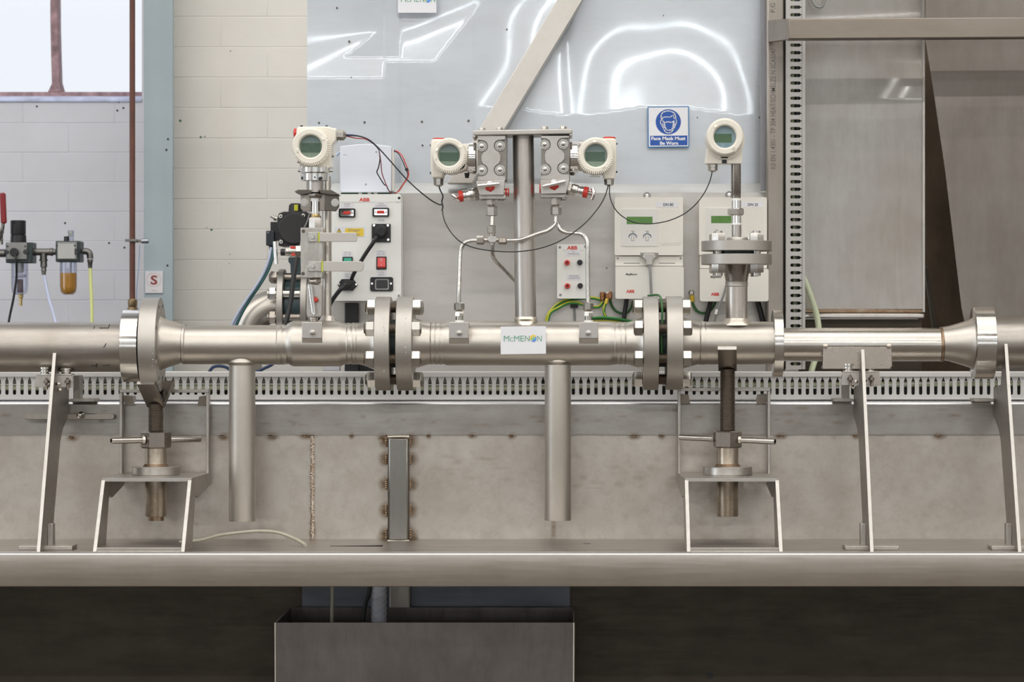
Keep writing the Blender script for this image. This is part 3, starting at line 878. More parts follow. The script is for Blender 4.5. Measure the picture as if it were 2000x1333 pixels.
# hoses dropping into the tank
hs = thing('braided_hose', 'clear braided hose dropping into the open tank', 'hose', W(740, 1217, .06))
obj('hose_wall', MB().lz([(1085, 14.5), (1300, 14.5)], 740, .06, 24), plain('milky_hose_plastic', (0.55, 0.56, 0.62), 0.3, var=0.05), hs)
mbb = MB()
c = W(740, 1085, .06)
for sgn in (1, -1):
    for k in range(5):
        pts = []
        for i in range(60):
            a = 2 * PI * (k / 5 + sgn * i / 16.0)
            pts.append((c.x + .0150 * math.cos(a), .06 + .0150 * math.sin(a), c.z - i * .0036))
        mbb.tube(pts, .0006, 5, 1)
obj('braid', mbb, plain('braid_thread', (0.72, 0.72, 0.76), 0.5, var=0.05), hs, kind='stuff')
cable('black_cable', [W(724, 1060, .05), W(722, 1150, .05), W(714, 1180, .05), W(709, 1217, .05), W(706, 1290, .05)], .0044, RUBBER, 'black cable dropping into the tank beside the braided hose')
cable('hose', [W(648, 1085, .02), W(649, 1150, .02), W(648, 1217, .02), W(648, 1300, .02)], .0034, plain('yellowish_clear_hose', (0.42, 0.40, 0.30), 0.35, var=0.05), 'thin yellowish hose dropping into the left half of the tank', 'hose')
hz = ZBEN + .004
cable('hose', [(fx(340, -.1), -.02, hz), (fx(385, -.08), -.02, hz + .004), (fx(430, -.05), -.02, hz + .014), (fx(500, 0), -.02, hz + .021), (fx(545, 0), -.03, hz + .019), (fx(580, 0), -.05, hz + .008), (fx(604, 0), -.09, hz - .001)], .0032, plain('clear_hose_on_bench', (0.46, 0.44, 0.35), 0.3, var=0.04), 'thin clear hose arching over the bench beside the left jack stand', 'hose')
# ================================================================== THE PIPE RUN
def disc(x0, x1, r, py, y=0.0, ch=1.6, n=64):
    return MB().lx([(x0, r - ch), (x0 + ch * .6, r), (x1 - ch * .6, r), (x1, r - ch)], py, y, n)
def thread_x(x0, x1, r, py, y):
    prof = []
    x = x0
    while x < x1:
        prof += [(x, r), (x + 1, r - 1.1)]
        x += 2
    return MB().lx(prof, py, y, 14)
def bolt_mesh(half, heads):
    """stud with a hexagon at both ends, along x, centred; heads = (left from, left to, right from, right to) in mm"""
    mb = MB()
    prof = []
    x = -half
    while x < half:
        prof += [(x / 1000, .0102), ((x + 1.1) / 1000, .0091)]
        x += 2.2
    mb.lathe((0, 0, 0), (1, 0, 0), prof, 14)
    a, b, c, d = [h / 1000 for h in heads]
    R_ = .0163
    mb.lathe((0, 0, 0), (1, 0, 0), [(a, R_ * .86), (a + .0022, R_), (b, R_)], 6)
    mb.lathe((0, 0, 0), (1, 0, 0), [(c, R_), (d - .0022, R_), (d, R_ * .86)], 6)
    return mb
def bolts(parent, px, py, half, heads, rc=76, n=8):
    me = make_mesh('flange_bolt', bolt_mesh(half, heads), ST_BOLT, Vector((0, 0, 0)))
    me.materials.append(ST_THREAD)
    for p_ in me.polygons:
        if all(math.hypot(me.vertices[v].co.y, me.vertices[v].co.z) < .0105 for v in p_.vertices) and abs(p_.center.x) < half / 1000 - .0005:
            p_.material_index = 1
    c = W(px, py, 0)
    for i in range(n):
        a = 2 * PI * (i + .5) / n
        inst('flange_bolt', me, parent, c + Vector((0, math.cos(a) * rc / 1000, math.sin(a) * rc / 1000)), (rnd.choice((0, .06, -.05, .1)), 0, 0))

# --- large rolled pipe on the left with its turned collar
sp = thing('large_pipe', 'scuffed large stainless pipe entering at the left end', 'pipe', W(100, 727, 0))
obj('pipe', MB().lx([(-500, 48.6), (246, 48.6)], 678.5, 0, 56), ST_OLD, sp)
mk = MB()
def on_pipe(px, py, r, cyy):                 # point on a pipe's front surface
    d = (cyy - py) / r
    d = max(-.999, min(.999, d))
    return W(px, py, -r / 1000.0 * math.sqrt(1 - d * d) - .0003)
def pen(pts, w, r, cyy):
    m = MB()
    for (a, b), (c, d) in zip(pts[:-1], pts[1:]):
        m.tube([on_pipe(a, b, r, cyy), on_pipe((a + c) / 2, (b + d) / 2, r, cyy), on_pipe(c, d, r, cyy)], w / 1000., 6, 1)
    return m
PEN = plain('marker_ink', (0.02, 0.02, 0.022), 0.6)
for pts in ([(194, 641), (212, 641), (214, 634)], [(183, 642), (185, 638)], [(202, 679), (205, 676), (207, 671)], [(178, 715), (190, 714)], [(189, 710), (188, 718)], [(200, 714), (215, 714)]):
    obj('pen_mark', pen(pts, .9, 48.6, 678.5), PEN, sp)
obj('collar', disc(242, 276, 71, 676, 0, 1.2, 72), ST_SHINY, sp)
obj('gasket_ring', disc(275.5, 282, 64, 674), BLACKP, sp)

# --- first spool: open flange, narrow pipe, body with tapping, flange of the left bolted joint
s1 = thing('pipe_spool', 'satin pipe spool with an open eight hole flange and the lever valves on top', 'pipe', W(520, 716, 0))
cz = W(0, 673.5, 0).z
loops = [[(math.cos(a) * .0915, cz + math.sin(a) * .0915) for a in [2 * PI * i / 72 for i in range(72)]]]
for i in range(8):
    a = 2 * PI * (i + .5) / 8
    loops.append([(math.cos(a) * .0755 + .0088 * math.cos(b), cz + math.sin(a) * .0755 + .0088 * math.sin(b)) for b in [2 * PI * k / 14 for k in range(14)]])
x0 = W(281, 0, 0).x; x1 = W(314, 0, 0).x
obj('flange', MB().plate_x(loops, x0, x1), ST_FLANGE, s1, bevel=.0014)
obj('weld_neck', MB().lx([(313, 55), (315, 52.5), (320, 49.5), (349, 40), (354, 38.4), (357, 38.2)], 671.5, 0, 56), ST_PIPE, s1)
obj('weld_ring', MB().lx([(356, 38.0), (357.5, 39.6), (360, 40), (362.5, 39.6), (364, 38.0)], 672.5, 0, 56), ST_PIPE, s1)
obj('pipe', MB().lx([(363, 38.2), (543, 38.6)], 674, 0, 56), ST_PIPE, s1)
obj('weld_ring', MB().lx([(542, 38.2), (544, 39.8), (547, 39.2), (551, 39.2), (553, 39.9), (556, 38.6), (562, 38.8)], 673.5, 0, 56), ST_PIPE, s1)
obj('reducer_body', MB().lx([(561, 38.8), (564, 40.2), (571, 44.2), (575, 44.8), (662, 44.8), (667, 44.0), (674, 40.6), (679, 40.2)], 671.5, 0, 56), ST_PIPE, s1)
obj('weld_ring', MB().lx([(678, 40.2), (680, 41.2), (683, 40.0), (688, 40.2), (690, 41.3), (693, 40.3), (695, 40.2), (697, 41.0), (699, 40.4)], 671.5, 0, 56), ST_PIPE, s1)
obj('weld_neck', MB().lx([(698, 40.4), (704, 41.0), (722, 46.5), (732, 49.5), (736, 53)], 671.5, 0, 56), ST_PIPE, s1)
obj('flange', disc(735, 765, 91.5, 671.5), ST_FLANGE, s1)
obj('gasket_ring', disc(764, 777.5, 47, 671.5), GASKET, s1)
bolts(s1, 771, 671.5, 55.5, (-53, -36.5, 37.5, 54))
obj('drain_pipe', MB().lz([(674, 25.5), (1017, 25.9), (1018.5, 25.4)], 473, 0, 40), ST_DRAIN, s1)
obj('drain_weld', MB().lz([(700, 27.5), (708, 31), (713, 27.5), (714, 25.6)], 473, 0, 40, cap=False), ST_PIPE, s1)
def tapping(parent, x0, x1, pc):
    a = W(x0, 0, 0).x; b = W(x1, 0, 0).x
    q = lambda y, py: Vector((a, y, W(0, py, 0).z))
    m = MB().prism([q(-.053, 629.5), (a, -.053, W(0, 661.5, 0).z), q(-.0425, 672.5), q(-.02, 672), q(0, 660), q(0, 629.5)], (b - a, 0, 0))
    o = obj('tapping_block', m, ST_BLOCK, parent, bevel=.0012)
    px, py = pc
    obj('plug', MB().ly(px, py, -.0535, [(-5.5, 4.6), (-5.0, 5.4), (0.5, 5.4)], 20).ly(px, py + 1.5, -.0532, [(-1.6, 7.2), (.4, 7.6)], 6), ST_BLOCK, o)
    return o
tapping(s1, 594, 633, (610.5, 650))
obj('post_weld', MB().lz([(617, 12), (624, 15.5), (630, 20)], 640, .012, 30), ST_PIPE, s1)

def stamped(parent, px, py0, py1, r, cyy):
    m = MB()
    q = py0
    while q < py1:
        if rnd.random() < .82:
            k = rnd.randint(2, 3)
            pts = [(px + rnd.uniform(-2.2, 2.2), q + rnd.uniform(0, 3.4)) for _ in range(k)]
            for (x_0, y_0), (x_1, y_1) in zip(pts[:-1], pts[1:]):
                m.tube([on_pipe(x_0, y_0, r, cyy), on_pipe(x_1, y_1, r, cyy)], .0004, 5, 1)
        q += 4.6
    obj('stamped_marks', m, ST_BOLT, parent)
stamped(s1, 750, 604, 728, 91.5, 671.5)
stamped(s1, 298, 672, 716, 91.5, 673.5)

# --- middle spool carrying the instrument stand
s2 = thing('pipe_spool', 'satin pipe spool in the middle, under the pipe stand and between the two bolted joints', 'pipe', W(1030, 716, 0))
obj('flange', disc(776.5, 808.5, 91.5, 671.5), ST_FLANGE, s2)
obj('weld_neck', MB().lx([(807, 53), (811, 49.5), (822, 45.5), (838, 41.2), (842, 41)], 671, 0, 56), ST_PIPE, s2)
obj('weld_ring', MB().lx([(841, 41), (843, 42), (846, 41), (850, 41.1), (852, 42), (855, 41.2), (859, 41.2), (861, 42), (863, 41.2), (866, 41)], 671, 0, 56), ST_PIPE, s2)
obj('pipe', MB().lx([(864, 40.9), (868, 41), (872, 43.2), (1191, 43.2), (1195, 42.6), (1201, 41)], 671, 0, 56), ST_PIPE, s2)
obj('weld_ring', MB().lx([(1199, 41), (1201, 42.1), (1204, 41.1), (1209, 41.2), (1211, 42.1), (1214, 41.2), (1218, 41.2), (1220, 42), (1223, 41.2)], 671, 0, 56), ST_PIPE, s2)
obj('weld_neck', MB().lx([(1222, 41.2), (1228, 42), (1243, 46.5), (1252, 50), (1256, 53)], 671, 0, 56), ST_PIPE, s2)
obj('flange', disc(1255, 1285.2, 91.5, 671), ST_FLANGE, s2)
stamped(s2, 792, 594, 734, 91.5, 671.5)
obj('gasket_ring', disc(1284.6, 1300.6, 46, 671), GASKET, s2)
bolts(s2, 1293, 671, 57, (-56, -39.5, 39.5, 56))
obj('drain_pipe', MB().lz([(672, 25.6), (1015.5, 26.1), (1017, 25.4)], 1089.5, 0, 40), ST_DRAIN, s2)
obj('drain_weld', MB().lz([(700, 27.5), (707, 31), (712, 27.5), (713, 25.6)], 1089.5, 0, 40, cap=False), ST_PIPE, s2)
tapping(s2, 879, 917, (897, 651))
tapping(s2, 1131, 1168, (1149, 651))

# --- right spool with the flanged branch
s3 = thing('pipe_spool', 'satin pipe spool with the upright flanged branch, right of the second bolted joint', 'pipe', W(1420, 714, 0))
obj('flange', disc(1300, 1332, 91.5, 670.5), ST_FLANGE, s3)
obj('weld_neck', MB().lx([(1331, 53), (1335, 50), (1345, 46.5), (1362, 42), (1366, 41.6)], 670.5, 0, 56), ST_PIPE, s3)
obj('weld_ring', MB().lx([(1365, 41.6), (1368, 42.8), (1371, 42), (1374, 42.9), (1378, 41.8)], 670.5, 0, 56), ST_PIPE, s3)
obj('pipe', MB().lx([(1376, 41.8), (1509, 41.8)], 670.5, 0, 56), ST_PIPE, s3)
bx = 1438.5
obj('branch_pipe', MB().lz([(552, 21.4), (650, 21.4)], bx, 0, 40), steel('blued_branch_steel', (0.62, 0.575, 0.525), 0.34, 0.06, None, (0.46, 0.42, 0.38), 0.5, 12), s3)
obj('branch_weld', MB().lz([(622, 22), (628, 25.5), (633, 30), (636, 31)], bx, 0, 40, cap=False), WELD_L, s3)
obj('weld_ring', MB().lz([(549, 21.2), (551, 22.4), (556, 21.9), (559, 22.4), (561, 21.2)], bx, 0, 40), ST_FLANGE, s3)
obj('branch_neck', MB().lz([(516, 27), (528, 25.5), (549, 21.6), (552, 21.4)], bx, 0, 40), ST_NUT, s3)
obj('branch_flange', MB().lz([(497, 67.8), (498, 69), (516.5, 69), (517.5, 67.8)], bx, 0, 64), ST_FLANGE, s3)
obj('gasket_ring', MB().lz([(490.5, 46), (497.5, 46)], bx, 0, 48), GASKET, s3)

# --- narrow pipe on the right
s4 = thing('narrow_pipe', 'narrow stainless pipe flaring into the large pipe on the right', 'pipe', W(1700, 722, 0))
obj('end_ring', disc(1509, 1527.5, 66, 672, 0, 1.2, 64), ST_SHINY, s4)
obj('pipe', MB().lx([(1526, 32.6), (1838, 32.6)], 673.5, 0, 48), steel('bright_pipe_steel', (0.64, 0.61, 0.56), 0.24, 0.08, 'x', blotch=0.5, bscale=8), s4)
obj('weld_ring', MB().lx([(1835, 32.4), (1837, 34.2), (1840, 34.4), (1842, 33)], 673, 0, 48), WELD, s4)
obj('reducer', MB().lx([(1840, 32.8), (1852, 34.5), (1868, 39), (1884, 44), (1894, 47.5), (1901, 52)], 671.5, 0, 56), ST_PIPE, s4)
obj('collar', disc(1900, 1939, 70.5, 670.5, 0, 1.4, 72), ST_SHINY, s4)
obj('pipe', MB().lx([(1938, 48.5), (2500, 48.5)], 669, 0, 56), ST_OLD, s4)
yq = -.034
m = MB().prism([W(1608, 678.5, yq), W(1741, 678.5, yq), W(1743, 716, yq - .004), W(1737, 721.5, yq - .004), W(1606, 721.5, yq - .004)], (0, .005, 0))
obj('saddle_plate', m, ST_NUT, s4, bevel=.001)
obj('saddle_plate', MB().pbox(1608, 1741, 679, 721.5, .030, .035), ST_NUT, s4, bevel=.001)
obj('saddle_web', MB().pbox(1609, 1739, 716, 721, yq + .002, .032), ST_NUT, s4)
for px in (1612, 1736):
    obj('weld_tack', MB().lathe(W(px, 676.5, yq - .001), (0, 1, 0), [(-.004, .001), (-.003, .0045), (.006, .006)], 12), WELD_L, s4)

# ================================================================== GUSSET BRACKETS
def gusset(xw, right, label, kind):
    g = thing('gusset_bracket', label, 'bracket', (xw, -.12, ZBEN))
    t = .0031
    Z = lambda py, y: W(0, py, y).z
    outline = [(-.052, Z(690 if kind == 0 else (683 if kind == 1 else 672), -.052)), (-.24, ZBEN), (-.10, ZBEN), (-.075, ZBEN + .06), (.0, Z(862, .0)), (.03, Z(838, .03)), (.105, Z(812, .105)), (.105, Z(757, .1)), (.0, Z(752, 0)), (-.012, Z(728, -.012)), (-.03, Z(700, -.03))]
    obj('gusset_plate', MB().plate_x([outline], xw - t, xw + t), ST_PLATE, g, bevel=.0006)
    fe = outline[:2]
    e = .0006
    obj('sawn_edge', MB().prism([(xw - t, fe[0][0] - e, fe[0][1]), (xw + t, fe[0][0] - e, fe[0][1]), (xw + t, fe[1][0] - e, fe[1][1]), (xw - t, fe[1][0] - e, fe[1][1])], (0, e * .9, 0)), ST_EDGE, g)
    sg = 1 if not right else -1
    # foot and cleat
    obj('foot_plate', MB().box((xw - .046, -.19, ZBEN), (xw + .056, -.13, ZBEN + .0075)), ST_STAND, g, bevel=.001)
    obj('cleat', MB().box((xw + sg * t, -.155, ZBEN), (xw + sg * (t + .010), -.125, ZBEN + .048)), ST_STAND, g, bevel=.001)
    if right:
        obj('cleat', MB().box((xw + t, -.165, ZBEN), (xw + t + .006, -.135, ZBEN + .048)), ST_STAND, g, bevel=.001)
    # rear fixing on the beam
    if kind != 2:
        a = xw + sg * .012
        obj('end_plate', MB().box((a, .102, Z(786, .1)), (a + sg * .012, .15, Z(733, .1))), ST_PLATE, g, bevel=.001)
    b0, b1 = (xw + sg * .008, xw + sg * .058) if kind == 0 else (xw - .045, xw - .006)
    obj('top_foot', MB().box((b0, .075, zt + .0066), (b1, .15, zt + .0125)), ST_STAND, g, bevel=.001)
    if kind == 0:
        pts = [(xw - .078 + .006 * math.cos(k), Z(814, .1) + .0055 * math.sin(k)) for k in [PI / 2 + PI * i / 6 for i in range(7)]] + [(xw + .09 + .006 * math.cos(k), Z(814, .1) + .0055 * math.sin(k)) for k in [-PI / 2 + PI * i / 6 for i in range(7)]]
        obj('rear_rail', MB().prism([(x, .088, z) for x, z in pts], (0, .024, 0)), ST_PLATE, g, bevel=.001)
        obj('rail_weld', MB().lathe((xw + .028, .08, Z(812, .08)), (0.4, 1, 0), [(-.006, .001), (-.004, .005), (.006, .008)], 12), ST_SHINY, g)
    return g
XG0, XG1, XG2 = -.995, .570, .8475
ga = gusset(XG0, False, 'leaning gusset bracket under the scuffed large pipe at the left end', 0)
gb = gusset(XG1, True, 'leaning gusset bracket under the narrow pipe saddle on the right', 1)
gc = gusset(XG2, True, 'leaning gusset bracket beyond the far right collar', 2)
def spring_mount(name, label, cx, py0, py1, r, ax0, ax1, ay0, ay1, y, side):
    """angle cleat with a stack of disc springs on a bolt"""
    g = thing(name, label, 'spring mount', W((ax0 + ax1) / 2, ay1, y))
    sl = 4 * side
    m = MB().prism([W(ax0 + (0 if side > 0 else 0), ay0, y), W(ax1, ay0, y), W(ax1 + (4 if side > 0 else 0), ay1, y), W(ax0 - (4 if side < 0 else 0), ay1, y)], (0, .004, 0))
    obj('angle_face', m, ST_STAND, g, bevel=.0006)
    obj('angle_top', MB().box((W(ax0, 0, y).x, y - .0006, W(0, ay0, y).z), (W(ax1, 0, y).x, y + .036, W(0, ay0, y).z + .0025)), ST_EDGE, g, bevel=.0005)
    prof = []
    n = 3
    for k in range(n):
        a = py0 + (py1 - py0) * k / n
        b = py0 + (py1 - py0) * (k + .78) / n
        rr = r * (1 - .08 * k)
        prof += [(a, rr * .8), (a + .8, rr), (b - .6, rr), (b, rr * .8)]
    obj('disc_springs', MB().lz(prof, cx, y + .02, 28), ST_SHINY, g)
    tp = []
    q = ay0 + 6
    while q < ay1 + 4:
        tp += [(q, 3.3), (q + .9, 2.7)]
        q += 1.8
    obj('bolt', MB().tube([W(cx + 3, ay0 + 4, y + .016), W(cx + 3, ay0 + 8, y - .004), W(cx + 4, ay0 + 12, y - .006)], .0032, 8, 2).lathe(W(cx + 3, ay0 + 10, y - .006), (0, 0, -1), [(0, .0056), (.005, .0056)], 6).lathe(W(cx + 3.6, ay0 + 10, y - .006), (0, 0, -1), [(i * .0009, .0033 if i % 2 else .0027) for i in range(20)], 10), ST_THREAD, g)
    return g
spring_mount('spring_mount', 'spring washer mount on the left face of the left gusset', 87.5, 717, 734.5, 10.8, 71, 100, 734, 757, -.05, -1)
spring_mount('spring_mount', 'spring washer mount on the right face of the left gusset', 129, 719, 734.5, 12.4, 109.5, 140, 733.5, 757.5, -.045, 1)
spring_mount('spring_mount', 'spring washer mount left of the right gusset, under the saddle', 1657.5, 710, 728, 12, 1646, 1678, 728, 753, -.05, -1)
spring_mount('spring_mount', 'spring washer mount right of the right gusset, under the saddle', 1699, 711, 728, 11.4, 1689, 1717.5, 728, 753, -.045, 1)
mbs = [(92, 751, -.058), (110.5, 750, -.055), (113, 762, -.052)]
for (px, py, y), par in zip(mbs, (ga, ga, ga)):
    obj('screw', MB().lathe(W(px, py, y), (0.8, .6, 0), [(0, .0022), (.001, .0036), (.006, .0036)], 10), ST_FIT, par)
for px, py, y in ((1675, 745.5, -.058), (1671, 757, -.055), (1692, 744, -.055)):
    obj('screw', MB().lathe(W(px, py, y), (-0.8, .6, 0), [(0, .0022), (.001, .0036), (.006, .0036)], 10), ST_SHINY, gb)

# ================================================================== JACK STANDS
def jack_stand(pxl, pxr, back_l, back_r, label, pyb):
    y0, y1 = -.14, .105
    xl, xr = W(pxl, 0, y0).x, W(pxr, 0, y0).x
    ztop = W(0, 934.5, y0).z
    g = thing('jack_stand', label, 'stand', ((xl + xr) / 2, -.1, ZBEN))
    bl, brr = W(back_l, 0, y1).x, W(back_r, 0, y1).x
    t = .0065
    obj('top_plate', MB().prism([(xl, y0, ztop - t), (xr, y0, ztop - t), (brr, y1, ztop - t), (bl, y1, ztop - t)], (0, 0, t)), ST_STAND, g, bevel=.0008)
    obj('sawn_edge', MB().box((xl + .003, y0 - .0008, ztop - t), (xr - .003, y0, ztop - .0004)), ST_EDGE, g)
    for x, b, sg in ((xl, bl, 1), (xr, brr, -1)):
        xo = x + sg * t
        pts = [(y0, ztop - .004), (-.25, ZBEN), (-.13, ZBEN), (-.09, ztop - .035), (-.05, ztop - .042), (y1, ztop - .024), (y1, ztop - t)]
        def X(y, base): return base + (b - x) * max(0, (y - y0)) / (y1 - y0)
        m = MB()
        n = len(pts)
        vs = [(X(y, x), y, z) for y, z in pts] + [(X(y, xo), y, z) for y, z in pts]
        fs = [tuple(range(n)), tuple(reversed(range(n, 2 * n)))] + [((i + 1) % n, i, i + n, (i + 1) % n + n) for i in range(n)]
        if sg > 0:
            fs = [tuple(reversed(f)) for f in fs]
        obj('side_plate', m.add(vs, fs), ST_STAND, g, bevel=.0006)
        e = .0009
        obj('sawn_edge', MB().prism([(x, y0 - e, ztop - .004), (xo, y0 - e, ztop - .004), (xo, -.25 - e, ZBEN + .001), (x, -.25 - e, ZBEN + .001)], (0, e * .9, 0)), ST_EDGE, g)
    obj('base_plate', MB().box((xl + t, -.249, ZBEN), (xr - t, -.17, ZBEN + .0085)), ST_STAND, g, bevel=.001)
    # rear frame hooked over the beam
    zr = W(0, pyb, y1).z
    for x, sg in ((bl, 1), (brr, -1)):
        obj('upright', MB().box((x, y1 - .028, ztop - .02), (x + sg * .0055, y1, zr)), ST_STAND, g, bevel=.0006)
        obj('hook', MB().prism([(x + sg * .006, y1 - .004, zr - .006), (x + sg * .022, y1 - .004, zr - .008), (x + sg * .026, y1 + .0, zr - .026), (x + sg * .006, y1, zr - .026)], (0, .05, 0)), ST_PLATE, g, bevel=.0006)
    obj('top_bar', MB().box((bl, y1 - .028, zr), (brr, y1, zr + .0065)), ST_STAND, g, bevel=.0008)
    return g, ztop
st1, zt1 = jack_stand(198.5, 374, 237, 411, 'open stainless jack stand on the bench below the eight hole flange', 767)
st2, zt2 = jack_stand(1337.5, 1521, 1323, 1503, 'open stainless jack stand on the bench below the flanged branch', 764)

def screw_jack(px, ztop, n0, n1, hand, cradle, label, collar_r, top):
    g = thing('screw_jack', label, 'jack', (W(px, 0, 0).x, 0, ztop))
    x = W(px, 0, 0).x
    z = lambda py: W(0, py, 0).z
    prof = []
    q = top
    while q < n0:
        prof += [(q, 15.4), (q + 1.6, 13.6)]
        q += 3.2
    obj('threaded_rod', MB().lz(prof, px, 0, 24), ST_THREAD, g)
    obj('hexagon_nut', MB().lz([(n0, 26), (n0 + 2.5, 29.5), (n1 - 2.5, 29.5), (n1, 26)], px, 0, 6, phase=PI / 6 + hand[4]), ST_NUT, g)
    for d, r, L in ((hand[0], hand[1], hand[5]), (hand[2], hand[3], hand[6])):
        d = Vector(d).normalized()
        c = Vector((x, 0, z((n0 + n1) / 2)))
        a, u, v = frame_of(d)
        m = MB()
        # open tube
        p0, p1 = c + d * .020, c + d * L
        m.lathe(p0, d, [(0, r), ((p1 - p0).length, r), ((p1 - p0).length, r * .68), ((p1 - p0).length - .03, r * .68)], 18)
        obj('handle_bar', m, ST_FIT if r > .0045 else ST_BLOCK, g)
        obj('handle_weld', MB().lathe(c + d * .0265, d, [(0, r * 1.5), (.004, r * 1.05)], 14), WELD_L, g)
    zc_ = (ztop - ZC) * -1000 + CY
    obj('sleeve', MB().lz([(n1 - 1, 21), (zc_ - 10, 21), (zc_ - 6, 22.5)], px, 0, 36), ST_FIT if False else steel('heat_tinted_sleeve', (0.52, 0.46, 0.38), 0.32, 0.07, None, (0.36, 0.28, 0.20), 0.7, 24), g)
    obj('base_collar', MB().lathe((x, 0, ztop), (0, 0, 1), [(0, (collar_r - 1) / 1000), (.001, collar_r / 1000), (.0155, collar_r / 1000), (.0165, (collar_r - 1) / 1000)], 48), ST_BLOCK, g)
    obj('collar_weld', MB().lathe((x, 0, ztop + .016), (0, 0, 1), [(0, .0265), (.0055, .0212)], 36), WELD, g)
    obj('lower_tube', MB().lathe((x, 0, ztop + .002), (0, 0, -1), [(0, .021), (.082, .021), (.083, .0205)], 36), steel('heat_tinted_sleeve', (0, 0, 0)), g)
    if collar_r < 47:
        obj('rod_end', MB().lathe((x, 0, ztop - .08), (0, 0, -1), [(0, .0155), (.0095, .0155)], 24), WELD, g)
    # V cradle
    yaw, wid, hgt, a, zb_ = cradle
    cs, sn = math.cos(yaw), math.sin(yaw)
    ax = Vector((cs, sn, 0)); pr = Vector((-sn, cs, 0))
    b = Vector((x, 0, zb_))
    t = .007
    for sg in (-1, 1):
        tip = b + pr * sg * a + Vector((0, 0, hgt))
        nrm = (pr * sg * hgt - Vector((0, 0, a))).normalized() * t
        h = ax * (wid / 2)
        obj('cradle_leaf', MB().prism([b - h, tip - h, tip - h + nrm, b - h - Vector((0, 0, t * math.hypot(a, hgt) / a))], h * 2), ST_NUT, g, bevel=.0008)
        tn = (pr * sg * a + Vector((0, 0, hgt))).normalized() * .0006
        obj('sawn_edge', MB().prism([tip - h, tip + h, tip + h + nrm, tip - h + nrm], tn), ST_EDGE, g)
    return g
zb1 = W(0, 788, 0).z
screw_jack(304.5, zt1, 843, 876, ((-.93, -.62, -.0), .0062, (.93, .62, 0), .0062, .32, .096, .096), (-.22, .036, .043, .0545, zb1), 'screw jack with a bar handle nut holding the eight hole flange', 46.5, 790)
zb2 = W(0, 718, 0).z
screw_jack(1421, zt2, 842, 875, ((-.98, .42, .03), .0058, (.96, -.52, -.03), .0058, -.12, .10, .102), (-.06, .036, .041, .077, zb2), 'screw jack with a bar handle nut under the flanged branch', 48, 722)
# ================================================================== INSTRUMENTS
def dial(g, px, py, y, R_, rw, lcd, ka0, ka1, face='g', notches=(200, 335)):
    """round threaded cover with window and display; y = plane of the cover's back"""
    m = MB().ly(px, py, y, [(0, R_ * .96), (-2, R_), (-17, R_), (-21, R_ * .965), (-23, R_ * .90), (-23, rw + 3.5), (-21, rw + 1.2), (-13, rw), (-8, rw)], 56, cap=False)
    n = int((ka1 - ka0) / 6.5)
    for i in range(n):
        a = math.radians(ka0 + 6.5 * i)
        c = W(px + math.cos(a) * R_ * .955, py + math.sin(a) * R_ * .955, y - .0205)
        d = Vector((math.cos(a), 0, -math.sin(a)))
        tg = Vector((math.sin(a), 0, math.cos(a)))
        w_, l_ = .0009, .0024
        m.prism([c + d * l_ + tg * w_, c + d * l_ - tg * w_, c - d * l_ - tg * w_, c - d * l_ + tg * w_], (0, -.0030, 0))
    cov = obj('threaded_cover', m, CREAM, g, sharp=40)
    for a in notches:
        a = math.radians(a)
        p0 = W(px + math.cos(a) * (rw + 4), py + math.sin(a) * (rw + 4), y - .0232)
        p1 = W(px + math.cos(a) * R_ * .99, py + math.sin(a) * R_ * .99, y - .0195)
        d = (p1 - p0).normalized(); tg = Vector((-d.z, 0, d.x))
        obj('cover_lug', MB().prism([p0 + tg * .004, p0 - tg * .004, p1 - tg * .004, p1 + tg * .004], (0, .004, 0)).prism([p0 + tg * .004, p0 - tg * .004, p1 - tg * .004, p1 + tg * .004], (0, -.0018, 0)), CREAM, g, bevel=.0008)
    yf = y - .0075
    obj('display_face', MB().ly(px, py, yf, [(0, rw + .6), (2, rw + .6)], 40), LCD_FACE if face == 'g' else BLUEFACE, g)
    x0, x1, y0, y1 = lcd
    if face == 'g':
        top = [(px + math.cos(a) * rw * .98, py + math.sin(a) * rw * .98) for a in [math.radians(t) for t in range(195, 346, 10)] if py + math.sin(a) * rw * .98 < y0]
        obj('display_top', MB().flat(top, yf - .0003), LCD_TOP, g)
        obj('display_mark', MB().stroke([(px - 9, y1 + 4), (px - 9, y1 + 7)], .6, yf - .0004).stroke([(px + 1, y1 + 3), (px + 1, y1 + 8)], .6, yf - .0004), GREYPRINT, g)
    obj('lcd', MB().pbox(x0, x1, y0, y1, yf - .0012, yf), LCD_D if face == 'g' else LCD, g)
    obj('window_glass', MB().ly(px, py, y, [(-14, rw * .995), (-13, rw * .995)], 40), DIALGLASS, g)
    return cov
def gland(g, px, py0, py1, y, r, name='cable_gland'):
    h = py1 - py0
    return obj(name, MB().lz([(py0, r * .92), (py0 + 1, r), (py0 + h * .45, r), (py0 + h * .46, r * .88), (py0 + h * .53, r * .88), (py0 + h * .54, r * .97), (py0 + h * .8, r * .97), (py1, r * .5)], px, y, 8, PI / 8), ST_FIT, g)

ST_POCKET = steel('shaded_pocket_steel', (0.30, 0.285, 0.26), 0.45, 0.06, None, blotch=0.4, bscale=20)  # darker pocket floors: their shadow is put into the colour
